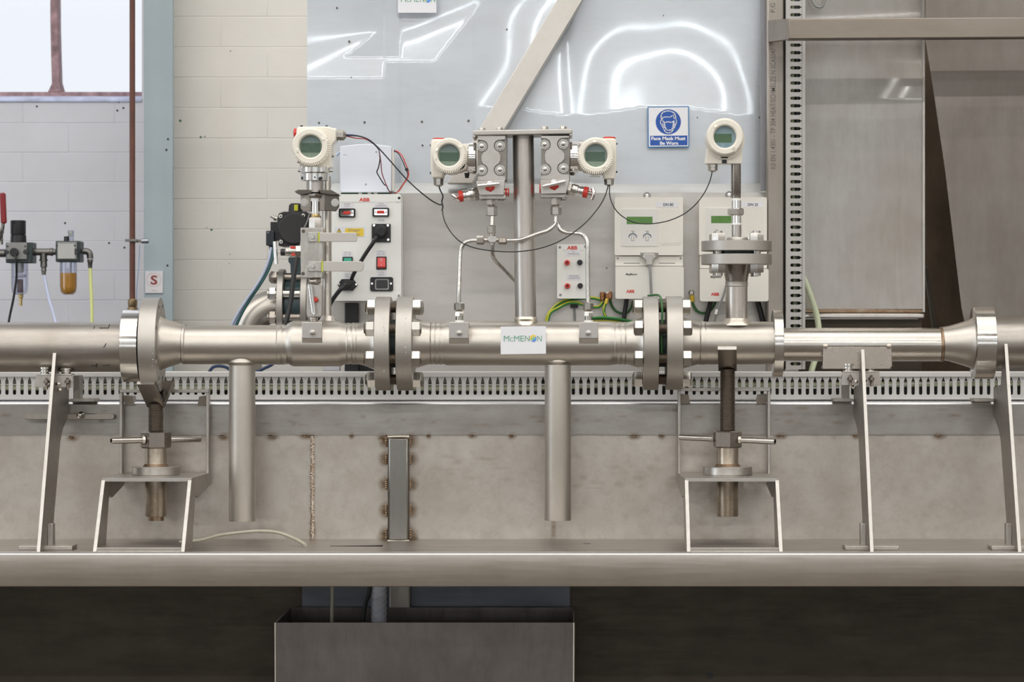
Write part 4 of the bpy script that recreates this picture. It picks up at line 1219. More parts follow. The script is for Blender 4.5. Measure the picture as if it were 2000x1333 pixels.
# --- 1: transmitter on the lever valve column (left)
YV = -.02
t1 = thing('transmitter', 'cream transmitter on the lever valve column, its gland facing right', 'transmitter', W(612, 384, YV))
m = MB().pprism([(579, 251), (583, 247.5), (640, 247), (656, 252), (656, 274), (648, 284), (646, 308), (648, 327), (585, 327), (582, 315), (577, 290)], -.028, .03)
obj('housing', m, CREAM, t1, bevel=.004, seg=3)
obj('port_boss', MB().lx([(645, 12.5), (656, 12.5), (657.5, 11)], 263, 0, 24), CREAM, t1)
obj('cap', MB().lx([(573.5, 7), (575, 9.5), (580, 9.5)], 260.5, -.005, 20), RED, t1)
dial(t1, 608, 287, -.028, 36.5, 21.5, (588, 626, 279.5, 298), -20, 160, notches=(165, 325))
obj('cable_gland', MB().lx([(656, 11), (657, 12), (661, 12), (661.2, 10), (663, 10), (663.2, 11.5), (671, 11.5), (676, 6)], 264, 0, 8, PI / 8), ST_FIT, t1)
obj('name_plate', MB().pbox(647, 656, 281, 306, -.012, -.010), ST_SHINY, t1)
obj('screw', MB().lx([(648, 3), (651, 3), (652, 2)], 305, -.02, 10), ST_FIT, t1)
obj('screw', MB().lx([(648, 3), (651, 3), (652, 2)], 279, -.02, 10), ST_FIT, t1)
obj('screw', MB().lx([(580, 2), (582, 3), (585, 3)], 316, -.035, 10), ST_FIT, t1)
for px in (589, 638):
    obj('screw', MB().lz([(245, 2.6), (248, 2.6)], px, -.01, 10), BLACKP, t1)
obj('collar', MB().lz([(327, 31), (328, 32), (337, 32), (338, 31)], 616, YV, 40), ST_CHROME, t1)
for px in (584, 647):
    obj('screw', MB().lx([(px - 2, 2.2), (px + 3, 2.2)], 334, YV - .01, 8), ST_FIT, t1)
obj('sensor_body', MB().lz([(338.5, 26), (340, 27.2), (353, 27.2), (354, 26)], 615, YV, 40), ST_CHROME, t1)
for px, py in ((591, 348), (627, 348.5), (615, 346.5)):
    obj('bore', MB().ly(px, py, YV - .0272 if px > 600 else YV - .0145, [(-1.0, 3.2 if px != 615 else 1.6), (2.0, 3.2 if px != 615 else 1.6)], 14), BLACKP, t1)
obj('neck', MB().lz([(354, 17), (376, 17)], 615.5, YV, 32), ST_BLOCK, t1)

# --- support post, clamp, valve column
p = thing('support_post', 'upright stainless tube welded on the first spool behind the lever valves', 'post', W(638, 626, .03))
obj('tube', MB().rod(W(637.5, 345, .03), W(638.5, 632, .012), .0088, 24), ST_PIPE, p)
cl = thing('clamp_bracket', 'dark bent clamp bracket with two bolts under the left transmitter', 'bracket', W(621, 413, YV))
m = MB().prism([W(575, 374, YV - .02), W(583, 370.5, YV - .02), W(607, 371, YV - .02), W(609, 377, YV - .02), W(588, 381, YV - .02), W(580, 378, YV - .02)], (0, .05, 0))
obj('wing', m, ST_BRACKET, cl, bevel=.001)
m = MB().prism([W(624, 371, YV - .02), W(648, 371.5, YV - .02), W(656, 376, YV - .02), W(663, 381, YV - .02), W(646, 381, YV - .02), W(626, 378, YV - .02)], (0, .05, 0))
obj('wing', m, ST_BRACKET, cl, bevel=.001)
obj('lug', MB().pprism([(587, 380), (606, 380), (606, 413), (592, 413), (587, 408)], YV - .006, YV + .002), ST_NUT, cl, bevel=.001)
obj('lug', MB().pprism([(624, 379), (636, 379), (636, 412), (624, 412)], YV - .002, YV + .004), ST_NUT, cl, bevel=.001)
obj('lug', MB().pprism([(634, 379), (662, 379), (662.5, 404), (656, 413), (634, 412)], YV - .010, YV - .003), ST_BRACKET, cl, bevel=.001)
for px, py in ((594.5, 395.5), (654.5, 396)):
    obj('bolt', MB().ly(px, py, YV - .006 if px < 600 else YV - .010, [(-5, 3.2), (-5, 6.2), (0, 6.6)], 6).ly(px, py, YV - .006 if px < 600 else YV - .010, [(-1.5, 7.8), (.5, 7.8)], 18), ST_FIT, cl)

vc = thing('lever_valve_column', 'column of two lever valves on a stainless block under the left transmitter', 'valve', W(612, 627, YV))
obj('union_nut', MB().lz([(376, 12), (378, 14.5), (385, 14.5), (387, 13)], 616, YV, 6, PI / 6), ST_NUT, vc)
obj('thread_tape', MB().lz([(387, 9.8), (393.5, 9.8)], 615, YV, 20), TAPE, vc)
obj('nipple', MB().lz([(393.5, 9), (418, 9)], 616, YV, 24), ST_CHROME, vc)
obj('nipple_ring', MB().lz([(418, 8), (420, 8.6), (425, 8.6), (427, 8)], 616, YV, 24), BRASS, vc)
obj('hexagon_body', MB().lz([(425, 11), (428, 13.2), (446, 13.2)], 615.5, YV, 6, PI / 6), ST_BLOCK, vc)
obj('valve_block', MB().pbox(587, 631, 445, 543, YV - .024, YV + .02), steel('smeared_block_steel', (0.50, 0.475, 0.43), 0.26, 0.08, 'z', (0.40, 0.37, 0.33), 0.8, 16), vc, bevel=.001)
for px, py in ((592.5, 452), (592, 535)):
    obj('screw', MB().ly(px, py, YV - .024, [(-1.2, 3.4), (1, 3.6)], 14), ST_BRACKET, vc)
for k, (hy, x0, x1, y0, y1, r, sx) in enumerate(((463.5, 623.5, 697, 454.5, 472.5, 3, 622.5), (521, 630.5, 710, 510.5, 530.5, 7, 629))):
    yh = YV - .040
    h = obj('lever', MB().pprism(rrect(x0 - (2 if k == 0 else 2), x1, y0, y1, r), yh, yh + .003), steel('brushed_lever_steel', (0.60, 0.57, 0.53), 0.36, 0.05, 'x', blotch=0.2), vc, bevel=.0008)
    obj('lever_boss', MB().pbox(602, sx - 1, hy - 10, hy + 9.5, yh + .004, YV - .024), ST_BLOCK, vc, bevel=.001)
    obj('lever_grip_edge', MB().pbox(sx - 1.2, sx + 2.2, y0 - .5, y1 + .5, yh - .0006, yh + .004), plain('lime_sleeve_edge', (0.48, 0.52, 0.06), 0.4), vc)
    obj('lever_nut', MB().ly(611, hy, yh + .004, [(-6, 5.2), (-5, 6), (0, 6)], 6, .3).ly(611, hy, yh + .004, [(-1, 7.6), (.4, 7.6)], 18).ly(611, hy, yh + .004, [(-10, 2.6), (-9, 3.2), (0, 3.2)], 12), ST_BOLT, vc)
    obj('stop_pin', MB().ly(601.5, hy + .5, yh + .004, [(-3, 1.6), (-2.2, 2.2), (3, 2.2)], 10), ST_BOLT, vc)
# bleed valve on the left face
yb = YV - .004
obj('bleed_hexagon', MB().lx([(577, 11), (578.5, 12.5), (588, 12.5)], 491.5, yb, 6), ST_FIT, vc)
obj('bleed_body', MB().lx([(557, 7.5), (559, 9), (565, 9), (566, 11), (578, 11)], 491.5, yb, 20), ST_FIT, vc)
obj('bleed_label', MB().pbox(567, 577, 481, 486, yb - .0106, yb - .0085), RED, vc, bevel=.0008)
obj('bleed_label', MB().pbox(569, 576.5, 494, 500, yb - .0104, yb - .0085), RED, vc, bevel=.0008)
obj('bleed_cap', MB().lx([(548, 5.6), (549, 6.8), (557, 6.8), (557.6, 5.6)], 493, yb, 20), BLACKP, vc)
obj('bleed_stem', MB().lx([(539, 1.6), (549, 1.6)], 493, yb, 10), ST_TUBE, vc)
obj('bleed_handle', MB().tube([W(537, 472, yb), W(538, 494, yb), W(539.5, 516, yb)], .0042, 14, 1), ST_CHROME, vc)
# lower root valve
obj('union_nut', MB().lz([(543, 11.5), (545, 13), (552, 13), (556, 9)], 614.5, YV, 6, .2), ST_FIT, vc)
obj('root_valve_body', MB().pprism(rrect(598.5, 629, 556, 619, 6), YV - .014, YV + .014), ST_BLOCK, vc, bevel=.001)
obj('union_nut', MB().lz([(618, 8), (620, 9), (624, 9), (629, 8)], 612, YV, 12), ST_FIT, vc)
obj('root_stem', MB().ly(616, 585, YV - .014, [(-12, 5), (-11, 6), (0, 6.5)], 6), ST_FIT, vc)
obj('root_red_cap', MB().ly(617, 586, YV - .014, [(-15, 3.8), (-12, 5.4), (-9, 5.4)], 16), RED, vc)
obj('root_handle', MB().tube([W(605, 556, YV - .032), W(608.5, 584, YV - .033), W(612.5, 612, YV - .034)], .0050, 14, 1).tube([W(612, 610, YV - .034), W(613, 614, YV - .034)], .0034, 10, 1), ST_CHROME, vc)

# --- 2/3: instrument stand with two differential pressure transmitters
YS = 0.0
ps = thing('pipe_stand', 'thick heat tinted upright pipe on the middle spool', 'post', W(1026, 628, YS))
obj('pipe', MB().rod(W(1021.8, 264, YS), W(1027, 640, YS), .0206, 40), ST_POST, ps)
obj('base_weld', MB().lz([(619, 21), (624, 23), (628, 21), (631, 22), (636, 26)], 1027, 0, 40, cap=False), WELD_L, ps)
bk = thing('mounting_plate', 'flat mounting plate on top of the pipe stand', 'bracket', W(1020, 265, YS))
obj('plate', MB().prism([W(925, 254.5, -.045), W(1117, 251.5, -.045), W(1117.5, 262, -.045), W(925, 265, -.045)], (0, .10, 0)), ST_BLOCK, bk, bevel=.002)
obj('end_lip', MB().pbox(923, 929, 255, 269, -.044, .05), ST_BLOCK, bk, bevel=.001)
obj('end_lip', MB().pbox(1112, 1118, 252, 265.5, -.044, .05), ST_BLOCK, bk, bevel=.001)
for px, py in ((941.5, 250), (976, 249), (1064, 247.5), (1100, 247)):
    obj('bolt', MB().lz([(py, 6.4), (py + 1, 7.2), (py + 6, 7.2)], px, -.01, 6, .25), ST_BLOCK, bk)

def process_head(x0, x1, y0, y1, bolts_, label, side):
    yf = -.034
    g = thing('pressure_transmitter', label, 'transmitter', W((x0 + x1) / 2, y1, yf))
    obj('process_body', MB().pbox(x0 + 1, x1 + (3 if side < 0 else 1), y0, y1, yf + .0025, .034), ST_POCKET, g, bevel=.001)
    # raised relief: full plate minus the bolt pockets and the waisted flanks
    (ax, ay), (bx_, by), (cx_, cy), (dx_, dy) = bolts_
    rp = 12.2
    def arc(c, a0, a1, k=9): return [(c[0] + rp * math.cos(math.radians(a0 + (a1 - a0) * i / k)), c[1] + rp * math.sin(math.radians(a0 + (a1 - a0) * i / k))) for i in range(k + 1)]
    X0, X1 = x0 + 8.5, x1 - 10
    out = [(x0 + 1, y0 + .5), (x1 - .5, y0 + .5), (x1 - .5, by - 13)]
    out += arc((bx_, by), -80, -255)
    out += [(X1, by + 19), (X1, dy - 19)]
    out += arc((dx_, dy), -105, -280)[:]
    out += [(x1 - .5, dy + 13), (x1 - .5, y1 - .5), (x0 + 1, y1 - .5), (x0 + 1, cy + 13)]
    out += arc((cx_, cy), 100, -75)
    out += [(X0, cy - 19), (X0, ay + 19)]
    out += arc((ax, ay), 75, -100)
    out += [(x0 + 1, ay - 13)]
    obj('relief_plate', MB().plate([out], yf - .0055, yf + .003), ST_BLOCK, g, bevel=.0007)
    for px, py in bolts_:
        obj('bolt', MB().ly(px, py, yf, [(-6.5, 7.6), (-5.6, 8.6), (0, 8.6)], 6, rnd.random()).ly(px, py, yf, [(-9.5, 3.6), (-9, 4.4), (0, 4.4)], 16).ly(px, py, yf, [(-1.6, 9.8), (2.8, 9.8)], 24), ST_BOLT, g)
    return g
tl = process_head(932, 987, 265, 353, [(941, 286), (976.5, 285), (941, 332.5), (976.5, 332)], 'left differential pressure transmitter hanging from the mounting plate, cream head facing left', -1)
obj('meter_neck', MB().lx([(914, 28.5), (916, 30), (929, 30), (931, 28)], 309, 0, 40), ST_CHROME, tl)
obj('head_neck', MB().lx([(892, 26), (912, 27.5), (915, 26)], 308, 0, 40), CREAM, tl)
obj('housing', MB().pprism([(841, 275), (846, 271.5), (868, 271.5), (885, 278), (905, 282), (912, 290), (912, 330), (900, 336), (868, 338), (866, 348), (843, 348), (841, 330)], -.024, .03), CREAM, tl, bevel=.004, seg=3)
obj('bell_bottom', MB().ly(882, 312, -.0, [(-24, 30), (10, 30)], 40), CREAM, tl)
dial(tl, 877.5, 304, -.026, 33.5, 21, (859, 896, 298, 315), -5, 150, notches=(205, 320, 170))
obj('cap', MB().lz([(269.8, 10.5), (270.5, 11.8), (273, 11.8)], 857, -.002, 20), RED, tl)
gland(tl, 856.5, 348, 364.5, -.002, 10.5)
for px, py in ((839.5, 284), (839.5, 338)):
    obj('screw', MB().lx([(px, 1.8), (px + 3, 2.2)], py, -.008, 8), BLACKP, tl)
obj('drain_screw', MB().lz([(338, 5), (340, 5), (348, 3.6)], 912, 0, 8), BLACKP, tl)
obj('drain_screw', MB().lz([(336, 3), (340, 3)], 926, -.01, 8), ST_FIT, tl)
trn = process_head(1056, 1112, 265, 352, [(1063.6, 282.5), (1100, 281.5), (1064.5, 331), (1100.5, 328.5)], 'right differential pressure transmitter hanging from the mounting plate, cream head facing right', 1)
obj('meter_neck', MB().lx([(1112, 28), (1114, 30.5), (1128, 30.5), (1130, 29)], 308, 0, 40), ST_CHROME, trn)
obj('head_neck', MB().lx([(1128, 26), (1131, 29), (1150, 29)], 306, 0, 40), CREAM, trn)
obj('housing', MB().pprism([(1134, 284), (1150, 274), (1176, 270), (1200, 270), (1204, 274), (1204, 330), (1201, 350), (1180, 350), (1177, 340), (1140, 336), (1134, 326)], -.022, .03), CREAM, trn, bevel=.004, seg=3)
dial(trn, 1163.5, 304.5, -.026, 35.2, 22, (1144, 1181.5, 297, 315), 10, 195, notches=(265, 55))
obj('cap', MB().lz([(267.6, 10.8), (268.4, 12.2), (271, 12.2)], 1190, 0, 20), RED, trn)
gland(trn, 1189.5, 350, 363.5, -.002, 10.5)
obj('name_plate', MB().pbox(1152, 1172, 339, 346, -.02, -.016), ST_FIT, trn, bevel=.0006)
for px, py, r in ((1132, 282, 2.6), (1136, 275.5, 1.6), (1132, 275, 1.4)):
    obj('screw', MB().ly(px, py, -.022, [(-3, r), (2, r)], 10), ST_FIT, trn)
for px, py in ((1204, 281), (1204, 336)):
    obj('screw', MB().lx([(px - 2, 2.2), (px + 2, 1.8)], py, -.008, 8), BLACKP, trn)
obj('drain_screw', MB().lz([(336, 5), (340, 5), (343, 3.6)], 1118, 0, 8), ST_NUT, trn)

# valve manifolds under the process heads
def manifold(poly, low, hub, bar, needle, ends, label, side):
    yf = -.040
    g = thing('valve_manifold', label, 'valve', W((low[0] + low[1]) / 2, low[3], yf))
    obj('manifold_block', MB().pprism(poly, yf, .03), ST_BLOCK, g, bevel=.0009)
    obj('lower_block', MB().pbox(*low, -.026, .026), ST_BLOCK, g, bevel=.001)
    hx, hy = hub
    obj('stem_hub', MB().ly(hx, hy, yf, [(-3, 9.5), (0, 10.5)], 6, .4).ly(hx, hy - 1.5, yf, [(-11, 6.4), (-9.5, 8), (-3, 8)], 24), RED, g)
    obj('stem_top', MB().ly(hx - .5, hy - 5, yf, [(-15, 4.8), (-11, 6)], 16), WHITE, g)
    obj('bar_handle', MB().tube([W(bar[0], bar[1], yf - .016), W((bar[0] + bar[2]) / 2, (bar[1] + bar[3]) / 2, yf - .016), W(bar[2], bar[3], yf - .016)], .0037, 14, 1).tube([W(*ends[0], yf - .016), W(*ends[1], yf - .016)], .0030, 12, 1), ST_CHROME, g)
    # needle valve at an angle
    (sx, sy), (ex, ey) = needle
    A, B = W(sx, sy, -.006), W(ex, ey, -.012)
    d = (B - A)
    L = d.length
    obj('needle_hexagon', MB().lathe(A, d, [(-.004, .0125), (L * .10, .0135), (L * .18, .0125)], 6, .3), ST_FIT, g)
    obj('needle_body', MB().lathe(A, d, [(L * .16, .0105), (L * .20, .0115), (L * .40, .0115), (L * .42, .0095), (L * .50, .0095), (L * .52, .0110), (L * .60, .0102)], 22), ST_CHROME, g)
    obj('needle_label', MB().lathe(A, d, [(L * .24, .0118), (L * .36, .0118)], 12, 0.0), ST_BOLT, g)
    obj('needle_red_cap', MB().lathe(A, d, [(L * .60, .0098), (L * .61, .0112), (L * .75, .0112), (L * .76, .0095)], 22), RED, g)
    obj('needle_stem', MB().lathe(A, d, [(L * .76, .0042), (L * .96, .0042)], 12), ST_FIT, g)
    q = B
    up = Vector((-d.z, .006, d.x)).normalized() if side > 0 else Vector((d.z * 1.0, .0, -d.x)).normalized()
    if side > 0:
        pts = [W(1157, 368, -.012), W(1160, 378, -.014), W(1156, 390, -.012)]
    else:
        pts = [W(883, 381, -.016), W(890, 386, -.016), W(898, 391, -.010)]
    obj('needle_handle', MB().tube(pts, .0040, 12, 3), ST_CHROME, g)
    return g
ml = manifold([(929, 353.5), (985.5, 352), (984.5, 381), (936, 381.5)], (936, 988, 381, 389), (957, 365), (933, 363.5, 970, 359.5), ((936, 378), (883, 386)), ((969, 359.6), (975, 358.8)), 'left valve manifold with a red capped needle valve pointing left', -1)
mr = manifold([(1055.5, 352), (1112, 351), (1106, 378), (1056, 379.5)], (1057, 1104, 379, 386), (1082, 362), (1064, 363.5, 1104, 354.5), ((1106, 367), (1162, 380)), ((1060, 364.4), (1066, 363)), 'right valve manifold with a red capped needle valve pointing right', 1)
for px, w_ in ((988.5, 1.6), (993, 1.2)):
    obj('red_washer', MB().lx([(px - w_, 8), (px + w_, 8.4)], 376, -.01, 24), RED, ml)
obj('end_plug', MB().lx([(984, 7), (992, 7)], 376, -.01, 16), ST_FIT, ml)
obj('red_washer', MB().lx([(1053.5, 9.5), (1056.5, 9.5)], 368, -.01, 24), RED, mr)
for px, g in ((943, ml), (979, ml), (1101, mr)):
    obj('bolt_end', MB().lz([(386, 6.2), (389, 6.6), (392, 5.4)], px, -.012, 6), ST_FIT, g)
def outlet(g, px, w1, w2, ys):
    obj('outlet_hexagon', MB().lz([(ys[0] - 2, w1 * .8), (ys[0], w1 * .86), (ys[0] + 4, w1 * .86), (ys[0] + 4.5, w1), (ys[1] - 1, w1), (ys[1], w1 * .86)], px, -.012, 6, .35), ST_FIT, g)
    obj('outlet_thread', MB().lz([(ys[1], w1 * .8), (ys[1] + 2, w1 * .72)], px, -.012, 16), ST_FIT, g)
    obj('compression_nut', MB().lz([(ys[1] + 2, w2 * .8), (ys[1] + 4, w2), (ys[2] - 1, w2), (ys[2], w2 * .8)], px + 1, -.012, 6, .12), ST_BLOCK, g)
outlet(ml, 959, 10, 11.5, (389, 401, 422))
outlet(mr, 1085, 10.5, 11, (386, 401, 420.5))

# impulse tubing
cf = thing('cross_fitting', 'cross fitting of hexagon nuts joining the impulse tubes left of the pipe stand', 'pipe fitting', W(961.5, 478, -.02))
ycf = -.02
obj('upper_tube', MB().rod(W(962, 418, -.014), W(960.5, 445, ycf), .0046, 14), ST_TUBE, cf)
obj('compression_nut', MB().lz([(440, 7), (442, 9), (455, 9), (457, 7)], 960.3, ycf, 6, .3), ST_FIT, cf)
obj('cross_body', MB().lz([(456, 6), (480, 5)], 961.5, ycf, 16).lx([(944, 5), (976, 5)], 469.5, ycf, 16).pprism([(955, 462), (968, 462), (972, 469), (966, 474), (957, 474), (951, 469)], ycf - .009, ycf + .006), ST_FIT, cf, bevel=.0008)
obj('compression_nut', MB().lx([(931, 5.5), (933, 7.2), (944, 7.2), (946, 5.5)], 471, ycf, 6, .5), ST_NUT, cf)
obj('compression_nut', MB().lx([(931, 5.5), (933, 7), (944, 7), (946, 5.5)], 466, ycf + .016, 6, .2), ST_FIT, cf)
obj('compression_nut', MB().lx([(973.5, 5.5), (975, 7.6), (988, 7.6), (990, 5.5)], 470.5, ycf, 6, .4), ST_NUT, cf)
def imp(pts, r, label):
    return obj('impulse_tube', MB().tube(pts, r, 14, 8), ST_TUBE, label=label, cat='tube', sharp=60)
imp([W(934, 470.5, -.02), W(922, 470.5, -.02), W(910, 473.5, -.021), W(901.5, 483, -.022), W(898.5, 500, -.024), W(897.2, 540, -.03), W(896.2, 570, -.035), W(896, 597, -.036)], .0042, 'bent impulse tube from the cross fitting down to the left tapping block')
imp([W(988, 470, -.02), W(1005, 470, -.026), W(1018, 468.5, -.03), W(1032, 464, -.032), W(1052, 456.5, -.032), W(1068, 451, -.028), W(1079, 443, -.022), W(1085, 432, -.014), W(1086, 416, -.012)], .0044, 'bent impulse tube passing before the pipe stand to the right manifold')
imp([W(1088, 432, -.006), W(1090, 441, -.006), W(1096, 450, -.008), W(1106, 454.5, -.01), W(1120, 455.5, -.014), W(1132, 456.5, -.02), W(1142, 462, -.024), W(1147, 472, -.028), W(1148, 490, -.03), W(1148, 540, -.032), W(1149, 597, -.036)], .0044, 'bent impulse tube dropping before the small test box to the right tapping block')
imp([W(961.5, 477, -.02), W(961.8, 492, -.016), W(964, 503, -.01), W(972, 514, .0), W(986, 528, .02), W(1006, 549, .045), W(1020, 563, .06)], .0040, 'short impulse tube slanting behind the pipe stand below the cross fitting')
def bottom_fitting(px, label):
    g = thing('tube_fitting', label, 'pipe fitting', W(px, 630, -.036))
    obj('compression_nut', MB().lz([(591, 7.5), (593, 10.5), (605, 10.5), (607, 8)], px, -.036, 6, .15), ST_FIT, g)
    obj('fitting_neck', MB().lz([(606, 7), (610, 6.5)], px, -.036, 16), ST_FIT, g)
    obj('fitting_hexagon', MB().lz([(609, 8.2), (611, 9.6), (618, 9.6), (619, 8.2)], px + .5, -.036, 6, .5), ST_FIT, g)
    obj('fitting_thread', MB().lz([(618, 7.4), (626, 7.4)], px + .5, -.036, 18), ST_FIT, g)
    obj('thread_tape', MB().lz([(626, 9), (632, 9)], px + .5, -.036, 18), TAPE, g)
    return g
bottom_fitting(897, 'tube fitting on the left tapping block of the middle spool')
bottom_fitting(1149, 'tube fitting on the right tapping block of the middle spool')

# --- 4: temperature transmitter on the flanged branch
YB4 = 0.0
tt = thing('temperature_transmitter', 'cream temperature transmitter with a pale blue display on the flanged branch', 'transmitter', W(1438, 465, 0))
obj('upper_flange', MB().lz([(471, 67.8), (472, 69), (490, 69), (491, 67.8)], bx, 0, 64), ST_FLANGE, tt)
obj('raised_hub', MB().lz([(464, 20), (465.5, 21), (471, 21)], 1440, 0, 32), ST_FLANGE, tt)
obj('stem', MB().lz([(438, 9.3), (466, 9.5)], 1438.5, 0, 24), ST_BLOCK, tt)
obj('thread_tape', MB().lz([(436, 9.8), (439.5, 9.8)], 1438, 0, 24), TAPE, tt)
obj('nipple', MB().lz([(421, 9.6), (436, 9.6)], 1438, 0, 24), ST_CHROME, tt)
obj('union_nut', MB().lz([(407, 13), (409, 16.5), (419, 16.5), (421.5, 13)], 1437, 0, 6, .3), ST_FIT, tt)
obj('nipple', MB().lz([(392, 9.4), (407, 9.4)], 1438, 0, 24), ST_CHROME, tt)
obj('thread_tape', MB().lz([(387.5, 9.8), (392, 9.8)], 1438, 0, 24), TAPE, tt)
obj('extension_tube', MB().lz([(318, 9.4), (377, 9.6), (378, 9.2), (388, 9.2)], 1437.5, 0, 24), ST_NUT, tt)
obj('housing', MB().pprism([(1382, 282), (1450, 282), (1449.5, 318), (1447, 320), (1379.5, 320), (1377.5, 318)], -.02, .026), CREAM, tt, bevel=.003, seg=3)
obj('housing_drum', MB().ly(1415, 275, 0, [(-24, 38), (22, 38)], 48), CREAM, tt)
dial(tt, 1415, 268.5, -.026, 36.4, 21.2, (1395, 1429, 261.5, 278.5), 0, 1, 'b', notches=(232, 50))
obj('key', MB().flat(rect(1399.5, 1408, 280.5, 286.5), -.0339), LBLUE if False else plain('key_film', (0.34, 0.50, 0.66), 0.4), tt)
obj('key', MB().flat(rect(1415, 1424, 280.5, 286.5), -.0339), plain('key_film', (0.34, 0.50, 0.66), 0.4), tt)
obj('rating_plate', MB().pbox(1410, 1419.5, 312, 319.5, -.0206, -.0195), BLACKP, tt)
obj('clip', MB().pbox(1407, 1423, 306, 310, -.024, -.018), CREAM, tt, bevel=.0008)
gland(tt, 1392, 320.5, 336.5, 0, 10.4)
bm = MB()
zf = lambda py: W(0, py, 0).z
def vbolt():
    m = MB()
    z0 = zf(504) ; f = lambda py: -(py - 494) / 1000.
    m.lathe((0, 0, 0), (0, 0, 1), [(f(471), .0150), (f(458.5), .0150), (f(456.5), .0135)], 6, .2)
    m.lathe((0, 0, 0), (0, 0, 1), [(f(456.5), .0078), (f(452.5), .0076), (f(452), .006)], 14)
    m.lathe((0, 0, 0), (0, 0, 1), [(f(533.5), .0135), (f(531.5), .0150), (f(517.5), .0150)], 6, .2)
    m.lathe((0, 0, 0), (0, 0, 1), [(f(540), .0082), (f(533), .0082)], 14)
    m.lathe((0, 0, 0), (0, 0, 1), [(f(518), .0078), (f(471), .0078)], 14)
    return m
vb = make_mesh('flange_bolt', vbolt(), ST_BLOCK, Vector((0, 0, 0)))
c = W(bx, 494, 0)
for dx_, dy_ in ((-.037, -.037), (.037, -.037), (-.037, .037), (.037, .037)):
    inst('flange_bolt', vb, tt, c + Vector((dx_, dy_, 0)), (0, 0, rnd.random()))
# ================================================================== BOXES ON THE MOUNTING PANEL
def lines(o, txts, x0, x1, y0, h, gap, y, m=None, card=True, bold=0.0):
    """small printed strip with one or two lines of text"""
    n = len(txts)
    if card:
        obj('label_strip', MB().flat(rect(x0 - 3, x1 + 3, y0 - 1.6, y0 + n * (h + gap) + 1.0), y), WHITE, o)
    for i, (s, k) in enumerate(txts):
        w = (x1 - x0) * k
        c = (x0 + x1) / 2
        obj('lettering', MB().text(s, c - w / 2, c + w / 2, y0 + i * (h + gap), y0 + i * (h + gap) + h, y - .0003, bold), m or GREYPRINT, o)
YBX, YFX = .268, .155
b1 = thing('control_box', 'pale grey control box with red and green rocker switches', 'control box', W(716, 588, YFX))
obj('case', MB().plate([rrect(649.5, 782.5, 381, 586.5, 4)], YFX + .02, YBX), BOXGREY, b1, bevel=.002)
obj('lid', MB().plate([rrect(648, 783.5, 379.5, 588, 5)], YFX, YFX + .0198), BOXGREY, b1, bevel=.0015)
obj('lid_groove', MB().flat(rect(649, 769, 394.8, 395.6), YFX - .0003), plain('groove_grey', (0.50, 0.50, 0.47), 0.5), b1)
for px, py in ((779.5, 387), (779, 578.5)):
    obj('lid_corner', MB().pprism(rrect(771, 783, py - 7, py + 8, 3), YFX - .0012, YFX), BOXGREY, b1, bevel=.0006)
    obj('lid_screw', MB().ly(px, py, YFX - .0012, [(-.5, 2.6), (1, 3)], 12), GREYPRINT if py > 500 else BLACKPRINT, b1)
yb_ = YFX
obj('logo', MB().text('ABB', 701.5, 722, 386.8, 393.8, yb_ - .0003, .03), REDPRINT, b1)
def dsub(px0, px1, py0, py1):
    g = obj('connector_frame', MB().plate([rrect(px0, px1, py0, py1, 2.5)], yb_ - .004, yb_), BLACKP, b1, bevel=.0006)
    cx, cy = (px0 + px1) / 2, (py0 + py1) / 2
    obj('metal_shell', MB().pbox(cx - 12.8, cx + 12.8, cy - 5.8, cy + 5.8, yb_ - .0048, yb_ - .004), ST_CHROME, g)
    obj('red_insert', MB().pprism([(cx - 7, cy - 3.2), (cx + 6, cy - 3.2), (cx + 7.5, cy + 2.6), (cx - 8, cy + 2.6)], yb_ - .0065, yb_ - .0048), RED, g, bevel=.0006)
    for s_ in (-10.4, 10.2):
        obj('jack_screw', MB().ly(cx + s_, cy, yb_ - .0048, [(-1.5, 1.6), (0, 1.8)], 8), ST_FIT, g)
dsub(661.5, 694, 407.5, 424.8)
dsub(727.5, 760, 406, 423.5)
lines(b1, [('SPARE', .7), ('DATA', .55)], 669, 687, 397.5, 2.6, 1.7, yb_ - .0004)
lines(b1, [('MODE', .5), ('CONVERTER', 1)], 734, 754.5, 396.8, 2.6, 1.7, yb_ - .0004)
lines(b1, [('PULSE', 1)], 739.5, 749.5, 429, 3.0, 1, yb_ - .0004)
lines(b1, [('230V AC', .9), ('ON - OFF', 1)], 671.5, 685.5, 492.2, 2.6, 1.7, yb_ - .0004)
lines(b1, [('110V DC', .85), ('ON - OFF', 1)], 737, 751.5, 490.6, 2.6, 1.9, yb_ - .0004)
lines(b1, [('230V AC', .95), ('SUPPLY', .9)], 673, 687, 535, 2.6, 1.7, yb_ - .0004)
lines(b1, [('110V DC', .85), ('SUPPLY', .9)], 738, 751.5, 531.3, 2.8, 1.9, yb_ - .0004)
obj('warning_label', MB().flat(rect(652.5, 713.5, 443, 463.5), yb_ - .0004), WHITE, b1)
obj('warning_field', MB().flat(rrect(674, 710.5, 446, 462, 3), yb_ - .0007), YELLOW, b1)
obj('warning_triangle', MB().flat([(662.3, 446), (667.2, 454.5), (657.4, 454.5)], yb_ - .0007), BLACKPRINT, b1)
obj('triangle_field', MB().flat([(662.3, 447.8), (665.8, 453.8), (658.8, 453.8)], yb_ - .0009), YELLOW, b1)
obj('triangle_bolt', MB().stroke([(662.8, 448.8), (661.6, 451), (663, 451), (661.8, 453.4)], .6, yb_ - .0011), BLACKPRINT, b1)
obj('lettering', MB().text('Danger', 680.5, 703.5, 447, 453.8, yb_ - .001), GREYPRINT, b1)
obj('lettering', MB().text('230V', 692, 704, 456.5, 460.5, yb_ - .001), GREYPRINT, b1)
